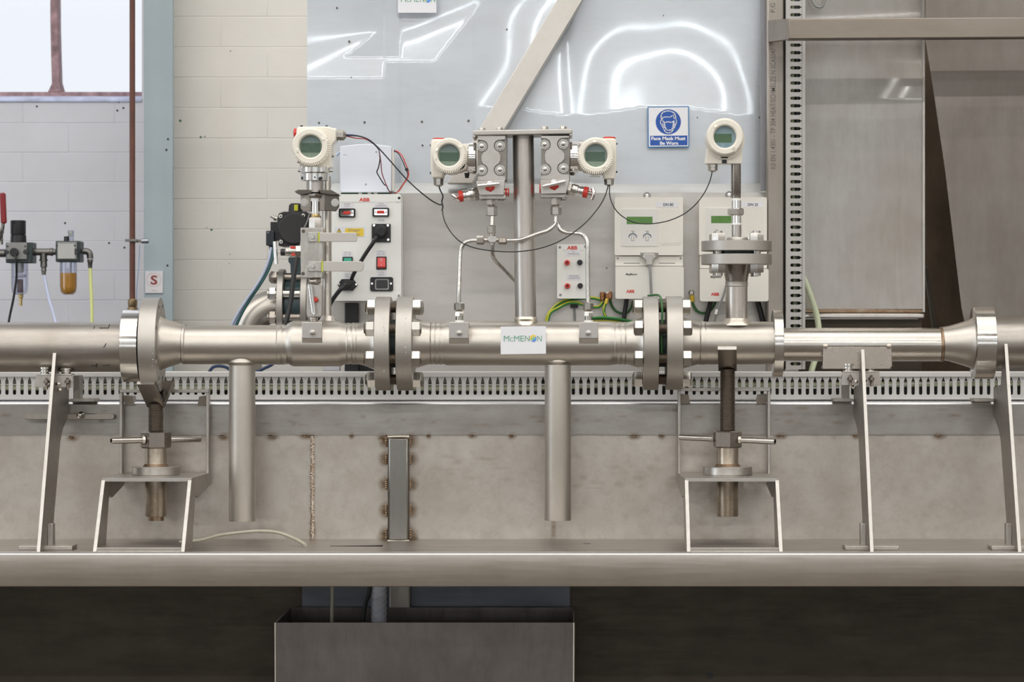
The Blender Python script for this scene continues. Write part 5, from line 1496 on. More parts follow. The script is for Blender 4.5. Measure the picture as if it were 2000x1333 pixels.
g = obj('round_connector', MB().plate([rrect(726, 763, 437.5, 473.5, 2)], yb_ - .003, yb_), BLACKP, b1, bevel=.0006)
obj('connector_shell', MB().ly(744.3, 452.5, yb_ - .003, [(-14, 10.5), (-13, 11.8), (0, 12.6)], 28), BLACKP, g)
obj('connector_ring', MB().ly(744.3, 452.5, yb_ - .017, [(-3, 8), (-2, 9.2), (0, 9.2)], 24), RUBBER, g)
for px, py in ((730.5, 440.8), (757.5, 440.8), (730, 469), (758, 468.6)):
    obj('screw', MB().ly(px, py, yb_ - .003, [(-1.3, 2.0), (-.6, 2.8), (0, 2.9)], 12), ST_CHROME, g)
for nm, px0, px1, py0, py1, m in (('green_rocker', 669, 689, 502, 527, GREENSW), ('red_rocker', 735, 755, 501.5, 526.8, REDSW)):
    g = obj('rocker_switch', MB().plate([rrect(px0, px1, py0, py1, 1.4)], yb_ - .002, yb_), BLACKP, b1, bevel=.0005)
    a = [W(px0 + 2.2, py0 + 2.2, yb_ - .003), W(px1 - 2.4, py0 + 2.2, yb_ - .003), W(px1 - 2.4, py1 - 5.5, yb_ - .006), W(px0 + 2.2, py1 - 5.5, yb_ - .006)]
    b_ = [v.copy() for v in a]
    for v in b_: v.y = yb_ - .001
    b_[2].z -= .003; b_[3].z -= .003
    obj('rocker', MB().add(a + b_, [(3, 2, 1, 0), (0, 1, 5, 4), (1, 2, 6, 5), (2, 3, 7, 6), (3, 0, 4, 7)]), m, g, bevel=.0004)
    if m is REDSW:
        cx = (px0 + px1) / 2 - .4
        yy = yb_ - .0044
        obj('rocker_mark', MB().add([W(cx + math.cos(t) * r, 507.4 + math.sin(t) * r, yb_ - .0042) for t in [2 * PI * i / 16 for i in range(16)] for r in (1.6, 2.3)], [(2 * i, 2 * i + 1, (2 * i + 3) % 32, (2 * i + 2) % 32) for i in range(16)]).flat(rect(cx - .4, cx + .4, 515, 518.6), yb_ - .0058), WHITE, g)
g = obj('inlet_socket', MB().pprism([(667, 545.5), (690, 545.5), (699, 556.5), (690, 568), (667, 568), (659, 556.5)], yb_ - .003, yb_), BLACKP, b1, bevel=.0006)
obj('plug_body', MB().pprism(rrect(671, 691, 548, 567, 4), yb_ - .022, yb_ - .003), RUBBER, g, bevel=.002)
obj('plug_relief', MB().tube([W(682, 556, yb_ - .024), W(676, 557, yb_ - .034), W(671, 560, yb_ - .038)], .0052, 12, 4), RUBBER, g)
for px in (662.3, 695.5):
    obj('screw', MB().ly(px, 556, yb_ - .003, [(-1.2, 1.6), (-.6, 2.3), (0, 2.4)], 12), ST_CHROME, g)
g = obj('outlet_socket', MB().plate([rrect(723, 767.8, 541.5, 569.3, 4), rrect(732.5, 759.5, 545, 566, 3)], yb_ - .003, yb_), BLACKP, b1, bevel=.0006)
obj('socket_face', MB().plate([rrect(734.5, 757.5, 547, 564, 2.5)], yb_ - .0022, yb_ - .0008), plain('dark_grey_socket', (0.035, 0.036, 0.038), 0.45), g, bevel=.0004)
for r in ((742.5, 749.5, 550, 553), (737.5, 743, 556.5, 559), (748.5, 754, 556.5, 559)):
    obj('socket_slot', MB().flat(rect(*r), yb_ - .0025), BLACKPRINT, g)
for px in (726.5, 763.6):
    obj('screw', MB().ly(px, 554.5, yb_ - .003, [(-1.2, 1.6), (-.6, 2.3), (0, 2.4)], 12), ST_CHROME, g)
cable('black_cable', [W(738, 461, yb_ - .014), W(734, 466, yb_ - .024), W(727, 477, yb_ - .026), W(714, 496, yb_ - .024), W(703, 514, yb_ - .022), W(693, 531, yb_ - .018), W(688, 542, yb_ - .012), W(687, 547, yb_ - .008)], .0040, RUBBER, 'black cable across the control box from the round connector')
cable('black_cable', [W(672, 559.5, yb_ - .038), W(663, 568, yb_ - .04), W(653, 581, yb_ - .03), W(645, 594, yb_ - .02), W(636, 612, yb_ - .0), W(632, 640, yb_)], .0044, RUBBER, 'black mains cord from the inlet plug of the control box')
obj('dark_box_support', MB().pbox(673, 700, 592, 745, .235, .262), BLACKP, label='black bracket under the control box', cat='bracket', bevel=.002)

# --- cool white unit above the control box
yp = .20
b2 = thing('power_unit', 'cool white plastic unit with an arched top above the control box', 'control box', W(714, 376, yp))
top = [(664, 286), (680, 284), (697, 282), (716, 281), (735, 282), (752, 284), (764.5, 286)]
obj('cover', MB().pprism(top + [(764.5, 372), (761, 376), (667, 376), (664, 372)], yp, .262), COOLWHITE, b2, bevel=.0018)
obj('side_vent', MB().box((W(765, 0, yp).x, yp + .01, W(0, 372, yp).z), (W(768.5, 0, yp).x, .262, W(0, 290, yp).z)), IVORY, b2)
for px, py in ((714.5, 360.5), (735, 297)):
    obj('cover_screw', MB().ly(px, py, yp, [(-.3, 1.8), (1, 2)], 10), GREYPRINT, b2)
obj('vent_slot', MB().flat(rect(671, 678, 302.2, 303.2), yp - .0003), GREYPRINT, b2)
obj('circuit_board', MB().pbox(666, 766, 376.5, 380, yp + .012, .25), PCB, b2)
for px in (700, 718, 730):
    obj('terminal', MB().pbox(px, px + 7, 375.6, 379.5, yp + .006, yp + .02), plain('terminal_grey', (0.5, 0.5, 0.46), 0.5), b2)
obj('wire_ferrule', MB().lx([(765, 2.6), (771, 2.6)], 295, yp + .02, 10), BLUEWIRE, b2)
obj('lamp_stub', MB().tube([W(657, 304, yp + .02), W(661, 300, yp + .02), W(664, 298, yp + .02)], .0028, 8, 3), BLUETUBE, b2)

# --- small test box
yt = .222
b3 = thing('test_box', 'small pale test box with two red and two black sockets', 'junction box', W(1117, 584, yt))
obj('case', MB().plate([rrect(1088, 1147, 477.5, 583.5, 2.5)], yt, .268), BOXGREY, b3, bevel=.0016)
obj('logo', MB().text('ABB', 1107.5, 1127.5, 480.6, 488, yt - .0003, .03), REDPRINT, b3)
obj('front_inset', MB().flat(rect(1100, 1140, 489.3, 490), yt - .0002), plain('groove_grey', (.5, .5, .47), .5), b3)
lines(b3, [('DP', .2), ('TRANSMITTER', 1)], 1109, 1131, 490.6, 2.6, 1.8, yt - .0003)
lines(b3, [('PRESSURE', .8), ('TRANSMITTER', 1)], 1110, 1132, 538.2, 2.6, 1.8, yt - .0003)
for px, py in ((1093.3, 483.3), (1143.5, 482), (1094.5, 576.5)):
    obj('case_screw', MB().ly(px, py, yt, [(-.4, 2.6), (1, 3.2)], 12), GREYPRINT, b3)
for px, py, m in ((1107.7, 513.5, RED), (1132.5, 513, BLACKP), (1108.3, 559, RED), (1133.2, 558.6, BLACKP)):
    g = obj('socket', MB().ly(px, py, yt, [(-7, 4.4), (-6, 5.3), (0, 5.4)], 20), m, b3)
    obj('socket_bore', MB().ly(px, py, yt, [(-7.4, 2.2), (-6.6, 2.4)], 14), plain('dark_red_bore', (0.10, 0.01, 0.01), .5) if m is RED else BLACKPRINT, g)
g = thing('cable_clip', 'black clip and cable on the panel below the small test box', 'cable clip', W(1121, 602, .26))
obj('clip', MB().pbox(1114, 1129, 595, 602, .255, .269), BLACKP, g, bevel=.001)
obj('cable', MB().tube([W(1121, 600, .262), W(1122, 612, .262), W(1123, 640, .262)], .0022, 10), GREYCABLE, g)

# --- two flow transmitters
yq_ = .19
def flow_box(x0, y0, x1, ysplit, ylow, y1, dn, dnx, disp, lcd, low, mag, logo, label, vis):
    g = thing('flow_transmitter', label, 'control box', W((x0 + x1) / 2, y1, yq_))
    obj('case', MB().plate([rrect(x0 + 1.5, x1 - 1.5, y0 + 2, y1 - 3, 3)], yq_ + .02, .268), IVORY, g, bevel=.002)
    obj('upper_cover', MB().plate([rrect(x0, x1, y0, ysplit - 1, 3.5)], yq_, yq_ + .022), IVORY, g, bevel=.003, seg=3)
    obj('middle_strip', MB().plate([rrect(x0 + 1.5, x1, ysplit + 1, ylow - 1, 1)], yq_ + .006, yq_ + .022), IVORY, g, bevel=.001)
    obj('lower_cover', MB().plate([rrect(low[0], low[1], ylow, y1, 4)], yq_ - .002, yq_ + .022), IVORY, g, bevel=.003, seg=3)
    obj('name_label', MB().flat(rrect(dnx - 14.5, dnx + 29, y0 + 8.3, y0 + 19.6, 2), yq_ - .0004), WHITE, g)
    obj('lettering', MB().text(dn, dnx, dnx + 19.5, y0 + 11.6, y0 + 17, yq_ - .0008, .012), BLACKPRINT, g)
    obj('keypad', MB().plate([rrect(*disp, 1.5)], yq_ - .0012, yq_), LIGHTPANEL, g, bevel=.0004)
    yk = yq_ - .0015
    obj('lcd', MB().flat(rect(*lcd), yk), plain('bright_green_display', (0.105, 0.25, 0.055), 0.25, var=.1, scale=60), g)
    cxs = (disp[0] + 21.8, disp[0] + 50)
    for i, cx in enumerate(cxs):
        cy = disp[2] + 52
        if cx > vis: continue
        arc = [(cx + 7.2 * math.cos(math.radians(t)), cy + 1.6 + 5.2 * math.sin(math.radians(t))) for t in range(180, 361, 15)]
        obj('touch_key', MB().stroke([(arc[0][0], cy + 4)] + arc + [(arc[-1][0], cy + 4)], 1.8, yk), plain('key_blue_print', (0.32, 0.45, 0.62), .5), g)
        obj('touch_key', MB().stroke([(cx - 2.6, cy - 1), (cx - 2.6, cy + 10), (cx + 2.2, cy + 10), (cx + 2.2, cy - 1)], .8, yk - .0002), GREYPRINT, g)
        obj('lettering', MB().stroke([(cx - 2.4, cy - 9), (cx - .6, cy - 9), (cx - .6, cy - 5.4)], .7, yk).text('3', cx + .6, cx + 2.6, cy - 9.4, cy - 5.2, yk), BLACKPRINT, g)
    r0 = disp[1] + 5
    mr_ = MB()
    k = 0
    while r0 + k * 4.6 < x1 - 5:
        q = r0 + k * 4.6
        mr_.pbox(q, q + 2.6, disp[2] - 2, disp[3] - 6, yq_ - .0007, yq_ + .0002)
        k += 1
    obj('cover_ribs', mr_, IVORY, g)
    md = MB()
    for k in range(7):
        q = disp[1] + 8.5 + k * 5.2
        if q < x1 - 7: md.flat(rect(q, q + 2.0, disp[3] - 2.6, disp[3] - 1.4), yq_ - .0003)
    obj('cover_dots', md, GREYPRINT, g)
    for a, b in ((x0 + 17.5, x0 + 49), (x0 + 86, x0 + 118)):
        obj('slot', MB().flat(rect(a, b, ysplit + 13.6, ysplit + 15.2), yq_ + .0057), GREYPRINT, g)
    for px in (x0 + 6, x0 + 129):
        obj('screw', MB().ly(px, ysplit + 5, yq_ + .006, [(-.4, 2), (1, 2.3)], 10), GREYPRINT, g)
    obj('lettering', MB().text('MagMaster', mag[0], mag[1], mag[2], mag[3], yq_ - .0024, .012), BLACKPRINT, g)
    obj('logo', MB().text('ABB', logo[0], logo[1], logo[2], logo[3], yq_ - .0024, .03), REDPRINT, g)
    return g
f1 = flow_box(1200.5, 385.5, 1334, 500, 520.5, 584, 'DN 80', 1295.5, (1214, 1285, 408.5, 481), (1224, 1274.5, 423.5, 438), (1202, 1335.5), (1222.5, 1245, 534, 539), (1223, 1239, 566.4, 572.4), 'left cream flow transmitter with a grey plug and cable below its keypad', 9999)
f2 = flow_box(1365.5, 385.5, 1498, 500, 525, 589, 'DN 25', 1461, (1378.5, 1450, 406.5, 481), (1389, 1439, 422, 436), (1367, 1501), (1388, 1410, 539, 544.5), (1388.5, 1404.5, 572, 578), 'right cream flow transmitter, partly hidden by the flanged branch', 1425)
g = thing('serial_plug', 'grey metal serial plug with cable on the left flow transmitter', 'plug', W(1267, 519, yq_))
obj('notch', MB().flat(rect(1250.5, 1286, 494, 503), yq_ - .0004), GREYPRINT, f1)
obj('shell', MB().pprism([(1256, 497), (1259, 495), (1277, 495.5), (1280, 498), (1279, 505), (1275, 509), (1275, 518), (1261.5, 518), (1261.5, 509), (1257, 505)], yq_ - .012, yq_ - .001), ST_BLOCK, g, bevel=.001)
for px in (1257.8, 1278):
    obj('thumb_screw', MB().ly(px, 501.5, yq_ - .012, [(-2, 2), (0, 2.6)], 10), ST_BOLT, g)
obj('cable', MB().tube([W(1268.5, 516, yq_ - .008), W(1270, 530, yq_ - .012), W(1271, 552, yq_ - .014), W(1272.5, 590, yq_ - .012), W(1272, 640, yq_ - .004)], .0027, 10), GREYCABLE, g)
for px, py in ((1263.5, 382.5), (1424, 380.5)):
    g = thing('panel_stud', 'round panel fastener above the left flow transmitter' if px < 1300 else 'round panel fastener above the right flow transmitter, beside the stem', 'fastener', W(px, py + 6, .265))
    obj('washer', MB().ly(px, py, .268, [(-4, 6.6), (-3, 7.2), (1, 7.2)], 22), GREYALU, g)
    obj('screw_head', MB().ly(px, py, .264, [(-2, 2.4), (-1.4, 3.4), (0, 3.4)], 14), ST_CHROME, g)

# --- cables below the boxes
yc = .235
cable('black_cable', [W(1225, 570, yc), W(1223, 592, yc), W(1220, 612, yc), W(1217, 640, yc)], .0046, RUBBER, 'black cable leaving the underside of the left flow transmitter')
cable('black_cable', [W(1390, 575, yc), W(1387, 594, yc), W(1382, 614, yc), W(1374, 645, yc)], .0050, RUBBER, 'black cable leaving the left underside of the right flow transmitter')
cable('black_cable', [W(1478, 575, yc), W(1481, 594, yc), W(1487, 616, yc), W(1494, 645, yc)], .0056, RUBBER, 'black cable leaving the right underside of the right flow transmitter')
g = thing('grey_cable', 'grey cable with a white tag passing behind the branch pipe', 'cable', W(1405, 600, .18))
obj('sheath', MB().tube([W(1419, 556, .18), W(1412, 580, .18), W(1404, 600, .182), W(1397, 622, .19), W(1390, 650, .2)], .0024, 10), GREYCABLE, g)
obj('tag', MB().pprism([(1398, 604), (1403, 606), (1400, 615), (1395.5, 613.5), (1397, 609)], .176, .186), TAPE, g, bevel=.0006)
g = thing('earth_block', 'tarnished copper earth block between the test box and left flow transmitter', 'earth terminal', W(1184, 588, .25))
obj('copper_block', MB().pbox(1172, 1181, 570.5, 588, .245, .268), COPPER, g, bevel=.002)
obj('copper_block', MB().pbox(1182, 1195.5, 570, 585, .24, .268), COPPER, g, bevel=.002)
obj('terminal_screw', MB().ly(1186, 571, .24, [(-3, 3), (0, 3.4)], 10), ST_FIT, g)
obj('terminal_screw', MB().ly(1177, 576, .245, [(-3, 3), (0, 3.4)], 6), COPPER, g)
def earth(pts, label, r=.0029, two=True):
    g = thing('earth_wire', label, 'cable', pts[len(pts) // 2])
    obj('green_sheath', MB().tube(pts, r, 10, 8), GWIRE if two else DGWIRE, g, sharp=60)
    if two:
        off = Vector((-.0005, -r * .42, r * .62))
        obj('yellow_stripe', MB().tube([p + off for p in pts], r * .62, 8, 8), YWIRE, g, sharp=60)
    return g
ye = .25
earth([W(1066, 640, ye), W(1068, 622, ye), W(1076, 608, ye), W(1091, 594, ye), W(1112, 586, ye), W(1142, 582.5, ye), W(1160, 583, ye), W(1173, 586, ye)], 'upper green and yellow earth wire arching to the copper block')
earth([W(1069, 630, ye - .008), W(1075, 612, ye - .008), W(1091, 602, ye - .006), W(1110, 592.5, ye - .006), W(1128, 592.5, ye - .006), W(1142, 597, ye - .006), W(1160, 600.5, ye), W(1171, 599, ye), W(1178, 590, ye)], 'lower green and yellow earth wire arching to the copper block')
g = earth([W(1184.5, 590, .24), W(1180, 602, .236), W(1180, 612, .236), W(1184, 623, .236), W(1186, 645, .24)], 'short yellow and green earth wire hanging below the copper block')
obj('yellow_crimp', MB().tube([W(1186, 584, .24), W(1183, 594, .238)], .0034, 10, 1), YELLOW, g)
earth([W(1191, 586, .25), W(1195, 598, .25), W(1203, 608, .25), W(1215, 613, .25), W(1225, 611, .25), W(1233, 601, .25), W(1237, 588, .25)], 'dark green earth wire looping under the left flow transmitter', .0026, False)
g = earth([W(1351, 586, .25), W(1355, 598, .25), W(1363, 609, .25), W(1375, 612, .25), W(1386, 608, .25), W(1394, 598, .25), W(1399, 585, .25)], 'dark green earth wire looping under the right flow transmitter', .0026, False)
obj('yellow_crimp', MB().tube([W(1351, 577, .25), W(1352.5, 590, .25)], .0046, 10, 1), YELLOW, g)
obj('ring_stud', MB().ly(1350.5, 572, .262, [(-6, 3.4), (-5, 4.6), (-1, 4.8), (0, 5.6), (4, 5.6)], 16), ST_FIT, g)
for k, (a, b, c_) in enumerate(((621.5, 621, 625), (624, 624, 628), (626, 626.5, 631))):
    m = MB().tube([W(1150, a, .225 + .004 * k), W(1175, b - 1, .225 + .004 * k), W(1192, b, .222 + .004 * k), W(1215, c_ - 1, .224 + .004 * k), W(1240, c_ + 4, .23 + .004 * k)], .0021, 8, 6)
    g = thing('earth_wire', ('topmost', 'middle', 'lowest')[k] + ' of three green wires lying just above the middle spool', 'cable', W(1190, b, .22))
    obj('green_sheath', m, (GWIRE, DGWIRE, YWIRE)[k], g, sharp=60)
cable('green_wire', [W(1266, 578, .02), W(1286, 577, -.01), W(1292, 590, -.05), W(1293.5, 620, -.058), W(1292, 660, -.06), W(1293, 700, -.058)], .0022, DGWIRE, 'dark green earth wire seen through the gap of the right bolted joint', 'cable')

# ================================================================== SIGNS
ysn = .298
sg = thing('safety_sign', 'blue and white face mask sign on the dented sheet', 'sign', W(1306, 289, ysn))
def rot(pts, a=-.010, c=(1306, 248)):
    return [(c[0] + (x - c[0]) * math.cos(a) - (y - c[1]) * math.sin(a), c[1] + (x - c[0]) * math.sin(a) + (y - c[1]) * math.cos(a)) for x, y in pts]
obj('board', MB().pprism(rot(rrect(1265, 1346, 208, 288, 2)), ysn, ysn + .003), BLUE if False else plain('sign_border_blue', (0.04, 0.20, 0.45), .4), sg)
obj('white_field', MB().flat(rot(rect(1267, 1344, 209.8, 286.2)), ysn - .0003), WHITE, sg)
obj('blue_disc', MB().flat(circ(1305.3, 238.2, 24.6, 48), ysn - .0006), BLUE, sg)
Z6 = lambda pts: [(1240 + x / 8.333, 190 + y / 8.333) for x, y in pts]
ms = MB()
ys_ = ysn - .0009
for pts, w_ in (([(440, 365), (425, 335), (428, 285), (455, 245), (515, 224), (580, 226), (640, 256), (662, 305), (665, 360)], 1.9),
                ([(440, 340), (470, 325), (520, 320), (565, 325), (610, 300), (626, 290), (632, 315), (642, 350)], 1.6),
                ([(445, 345), (452, 388)], 1.5), ([(432, 365), (415, 395), (424, 440), (446, 470), (470, 520)], 1.6),
                ([(665, 355), (680, 385), (672, 430), (655, 470), (632, 520)], 1.6),
                ([(446, 382), (490, 412), (540, 398), (590, 412), (642, 388)], 1.9),
                ([(478, 415), (490, 480), (512, 528), (545, 540), (598, 530), (618, 485), (632, 408)], 2.0),
                ([(448, 420), (462, 460), (486, 500)], 1.2), ([(655, 420), (642, 460), (622, 500)], 1.2),
                ([(466, 515), (500, 568), (540, 585), (590, 572), (634, 515)], 1.8)):
    ms.stroke(Z6(pts), w_, ys_)
obj('pictogram', ms, WHITE, sg)
obj('text_field', MB().flat(rot(rect(1269.5, 1342.3, 265.2, 284.2)), ysn - .0006), BLUE, sg)
obj('lettering', MB().text('Face Mask Must', 1272, 1339, 267, 274, ysn - .0009, .035), WHITE, sg)
obj('lettering', MB().text('Be Worn', 1289, 1324.5, 276.3, 283.2, ysn - .0009, .035), WHITE, sg)

def name_card(x0, x1, y0, y1, tx0, tx1, ty0, ty1, y, label, tilt=0.0):
    g = thing('name_card', label, 'card', W((x0 + x1) / 2, y1, y))
    obj('card', MB().pprism([(x0, y0 + tilt), (x1, y0), (x1 + .4, y1 - tilt), (x0 + .4, y1)], y, y + .0012), WHITE, g)
    h = ty1 - ty0
    w = tx1 - tx0
    X = lambda t: tx0 + w * t
    for s_, a, b, dy in (('M', 0, .143, 0), ('C', .158, .255, .3), ('M', .272, .41, 0), ('E', .438, .532, 0), ('N', .557, .68, 0), ('N', .882, 1, 0)):
        obj('lettering', MB().text(s_, X(a), X(b), ty0 + dy * h, ty1, y - .0004, 0.0), GREENPRINT, g)
    cx, cy, r = X(.782), (ty0 + ty1) / 2 - .2, h * .62
    P = lambda a, k: (cx + math.cos(math.radians(a)) * r * k, cy + math.sin(math.radians(a)) * r * k)
    obj('logo_sun', MB().flat([P(a, 1) for a in range(150, 321, 10)] + [P(a, .52) for a in range(320, 149, -10)], y - .0004), YELLOW, g)
    obj('logo_leaf', MB().flat([(cx - r * .55, cy + r * .75), (cx - r * .6, cy + r * .2), (cx - r * .2, cy - r * .2), (cx + r * .3, cy - r * .45), (cx + r * .2, cy), (cx - r * .2, cy + r * .3)], y - .0005), LEAF, g)
    obj('logo_wave', MB().flat([(cx - r * .5, cy + r * .95), (cx - r * .1, cy + r * .45), (cx + r * .35, cy + r * .1), (cx + r * .6, cy - r * .5), (cx + r * .85, cy - r * .2), (cx + r * .75, cy + r * .5), (cx + r * .3, cy + r)], y - .0006), LBLUE, g)
    return g
name_card(977.5, 1066, 637.5, 692.5, 984, 1058, 656, 667.2, -.0465, 'white name card with green lettering on the middle spool', 1.2)
name_card(777, 852, -22, 25, 783, 850, -8, 3.8, .290, 'white name card cut by the top edge, on the dented sheet', 0)

ss = thing('column_sign', 'small white sign with a red letter on the blue grey column', 'sign', W(301, 573, .846))
obj('board', MB().pbox(283.5, 318, 530.5, 573, .846, .85), plain('sign_white', (.72, .70, .72), .5, var=.03), ss, bevel=.0006)
mr2 = MB()
for i in range(28):
    a, b = 2 * PI * i / 28, 2 * PI * (i + 1) / 28
    mr2.add([W(300.5 + math.cos(t) * r, 547 + math.sin(t) * r, .8455) for t, r in ((a, 13.3), (b, 13.3), (b, 14), (a, 14))], [(3, 2, 1, 0)])
obj('ring', mr2, plain('pale_red_print', (.55, .38, .38), .5), ss)
obj('lettering', MB().text('S', 294, 307.5, 538, 556.5, .8455, .03), plain('dull_red_print', (.28, .05, .045), .5), ss)
obj('lettering', MB().flat(rect(296, 306, 567, 568.4), .8455), plain('pale_red_print', (0, 0, 0)), ss)

# ================================================================== SIGNAL CABLES
def wire(pts, r, m, label, y=None, name='signal_cable'):
    P = [W(a[0], a[1], a[2] if len(a) > 2 else y) for a in pts]
    return cable(name, P, r, m, label, k=8, n=8)
wire([(675, 265, 0), (700, 266, -.005), (720, 273, -.01), (738, 288, -.01), (760, 312, -.01), (790, 346, -.01), (815, 370, -.01), (840, 390, -.008), (856, 399, -.004), (864, 400.5, -.002)], .0013, RUBBER, 'black signal cable sloping from the left transmitter to the middle one')
wire([(856.5, 362, -.002), (860, 372, -.002), (865, 383, -.004), (863, 394, -.002), (865, 404, -.004), (863, 412, -.002)], .0014, RUBBER, 'short twisted cable hanging from the gland of the left pressure transmitter')
wire([(864, 408, -.03), (866, 424, -.04), (872, 440, -.045), (884, 458, -.05), (900, 473, -.052), (922, 483, -.054), (950, 489, -.056), (985, 492, -.056), (1015, 491.5, -.056), (1050, 486.5, -.055), (1085, 475, -.054), (1115, 458, -.05), (1145, 434, -.04), (1168, 407, -.02), (1181, 385, -.008), (1188, 363, -.002)], .0011, RUBBER, 'black signal cable sagging across the pipe stand between the two pressure transmitters')
wire([(1190.5, 363, -.002), (1191, 382, -.01), (1198, 403, -.02), (1212, 420, -.024), (1234, 433, -.026), (1258, 437.5, -.026), (1284, 436, -.026), (1310, 430, -.024), (1336, 418, -.02), (1358, 400, -.014), (1375, 378, -.008), (1386, 355, -.002), (1391, 336, 0)], .0011, RUBBER, 'black signal cable sagging from the right pressure transmitter to the temperature transmitter')
wire([(674, 265.5, .002), (695, 270, .004), (714, 272, .008), (730, 282, .03), (740, 293, .08), (742, 303, .14)], .0010, RED, 'red wire leaving the gland of the left transmitter')
wire([(674, 263, .002), (692, 264, .0), (712, 269, .0), (728, 280, .01), (739, 292, .06), (741, 302, .14)], .0010, BLUEWIRE, 'dark blue wire leaving the gland of the left transmitter')
wire([(741, 300, .14), (742, 312, .165), (739, 328, .17), (736, 336, .17), (741, 346, .17), (750, 360, .17), (755, 363, .17), (758, 370, .17), (764, 379, .2)], .0012, RUBBER, 'black wire hanging across the cool white unit')
wire([(742, 302, .14), (744, 318, .165), (746, 338, .168), (752, 355, .168), (758, 370, .17), (766, 379, .2)], .0010, DKRED, 'dark red wire hanging across the cool white unit')
wire([(770, 294.5, .22), (778, 297, .21), (786, 306, .2), (793, 322, .2), (797.5, 334, .2), (797, 346, .2), (788, 360, .2), (780, 372, .2), (772, 378, .21)], .0011, RED, 'red wire looping right of the cool white unit')
g = wire([(770, 295, .22), (778, 300, .212), (785, 312, .204), (791, 326, .202), (796, 338, .203), (795, 347, .203), (785, 363, .203), (775, 376, .21), (764, 375, .2)], .0010, RUBBER, 'black wire looping right of the cool white unit')
obj('insulating_sleeve', MB().tube([W(793, 329, .2), W(796, 334, .2)], .0034, 10, 1), RUBBER, g)

# ================================================================== ACTUATED VALVE AND ELBOW BEHIND
ya = .45
av = thing('actuated_valve', 'black pneumatic actuator on a dark teal flanged valve behind the lever valves', 'valve', W(570, 700, ya))
obj('elbow', MB().tube([W(545, 598, ya), W(530, 599, ya), W(514, 605, ya), W(499, 616, ya), W(488, 632, ya), W(482, 652, ya), W(480, 680, ya), W(480, 745, ya), Vector((W(480, 0, ya).x, ya, .5)), Vector((W(480, 0, ya).x, ya, 0))], .0345, 36, 5), ST_PIPE, av, sharp=60)
obj('flange', disc(545, 558, 72, 598, ya, 2, 56), ST_FLANGE, av)
obj('valve_body', MB().lx([(557, 50), (560, 55), (589, 55), (592, 50)], 598, ya, 44), TEAL, av)
obj('flange', disc(591, 604, 72, 598, ya, 2, 56), ST_FLANGE, av)
obj('outlet_pipe', MB().lx([(603, 34), (668, 34)], 598, ya, 36), ST_PIPE, av)
for i in range(8):
    a = 2 * PI * (i + .5) / 8
    s_ = S(ya)
    c = W(574.5, 598, ya) + Vector((0, math.cos(a) * 60 * s_, math.sin(a) * 60 * s_))
    m = MB()
    m.lathe(c + Vector((-.050, 0, 0)), (1, 0, 0), [(0, .009), (.1, .009)], 12)
    m.lathe(c + Vector((-.047, 0, 0)), (1, 0, 0), [(0, .0125), (.002, .0145), (.013, .0145)], 6)
    obj('flange_bolt', m, ST_BOLT if i % 2 else ST_NUT, av)
obj('yoke', MB().pprism([(563, 503), (606, 503), (606, 512), (603, 545), (568, 545), (567, 516), (563, 512)], ya - .03, ya + .03), TEAL, av, bevel=.002)
obj('actuator_body', MB().pprism([(554, 413.5), (600, 413.5), (600, 417), (620, 418), (620, 482), (600, 484), (560, 484), (556, 481), (544, 481), (544, 452), (541, 430), (544, 417)], ya - .05, ya + .05), ACTUATOR, av, bevel=.003)
obj('actuator_cap', MB().ly(575, 447.5, ya - .05, [(-12, 28), (-9, 30.5), (0, 31.5)], 48), ACTUATOR, av)
for px, py in ((548.6, 423), (592.8, 421.5), (549.5, 472.5), (594, 474)):
    obj('cap_screw', MB().ly(px, py, ya - .05, [(-4, 3.2), (-3.4, 4.0), (0, 4.2)], 16), ST_BOLT, av)
    obj('screw_recess', MB().ly(px, py, ya - .05, [(-4.4, 1.7), (-3.6, 1.8)], 6), BLACKPRINT, av)
obj('position_indicator', MB().lz([(397.5, 9), (401, 13), (414, 14.5)], 577.5, ya, 28), ACTUATOR, av)
obj('indicator_stripe', MB().pbox(574.5, 582, 400, 412, ya - .0172, ya - .010), YELLOW if False else plain('lime_indicator', (.62, .62, .03), .4), av, bevel=.0006)
obj('solenoid', MB().pbox(528, 545, 433.5, 470, ya - .03, ya + .02), BLACKP, av, bevel=.0015)
obj('coil', MB().pbox(519.5, 536, 451, 480, ya - .04, ya + .01), plain('dark_blue_black_plastic', (.014, .018, .026), .4), av, bevel=.0015)
obj('coil_screw', MB().ly(523.5, 454.5, ya - .04, [(-1, 1.6), (0, 1.6)], 10), GREYPRINT, av)
obj('coil_gland', MB().lz([(478, 6), (481, 5), (489, 4)], 530, ya - .02, 12), BLACKP, av)
obj('air_fitting', MB().lathe(W(541, 428, ya - .02), (-1, 0, .5), [(0, .005), (.006, .005), (.007, .0035), (.014, .0035)], 12), ST_FIT, av)
for k, (dx, m, r) in enumerate(((0, WHITETUBE, .0026), (3.0, plain('dark_green_hose', (.02, .10, .10), .35), .0030), (-3.4, BLUETUBE, .0028))):
    cable('air_hose', [W(531 + dx * .4, 484, ya - .03 - .003 * k), W(529 + dx, 505, ya - .04 - .003 * k), W(519 + dx, 532, ya - .045 - .003 * k), W(504 + dx, 558, ya - .05 - .003 * k), W(487 + dx, 583, ya - .05 - .003 * k), W(470 + dx * 1.2, 610, ya - .05 - .003 * k), W(458 + dx * 1.4, 635, ya - .05 - .003 * k), W(452 + dx, 660, ya - .05)], r, m, ('white', 'dark green', 'grey blue')[k] + ' air hose sweeping down left from the actuator', 'hose')
cable('black_cable', [W(584, 480, .26), W(579, 510, .25), W(573, 545, .24), W(569, 580, .23), W(563, 612, .22), W(556, 638, .21), W(548, 665, .2)], .0050, RUBBER, 'black cable hanging before the teal valve')
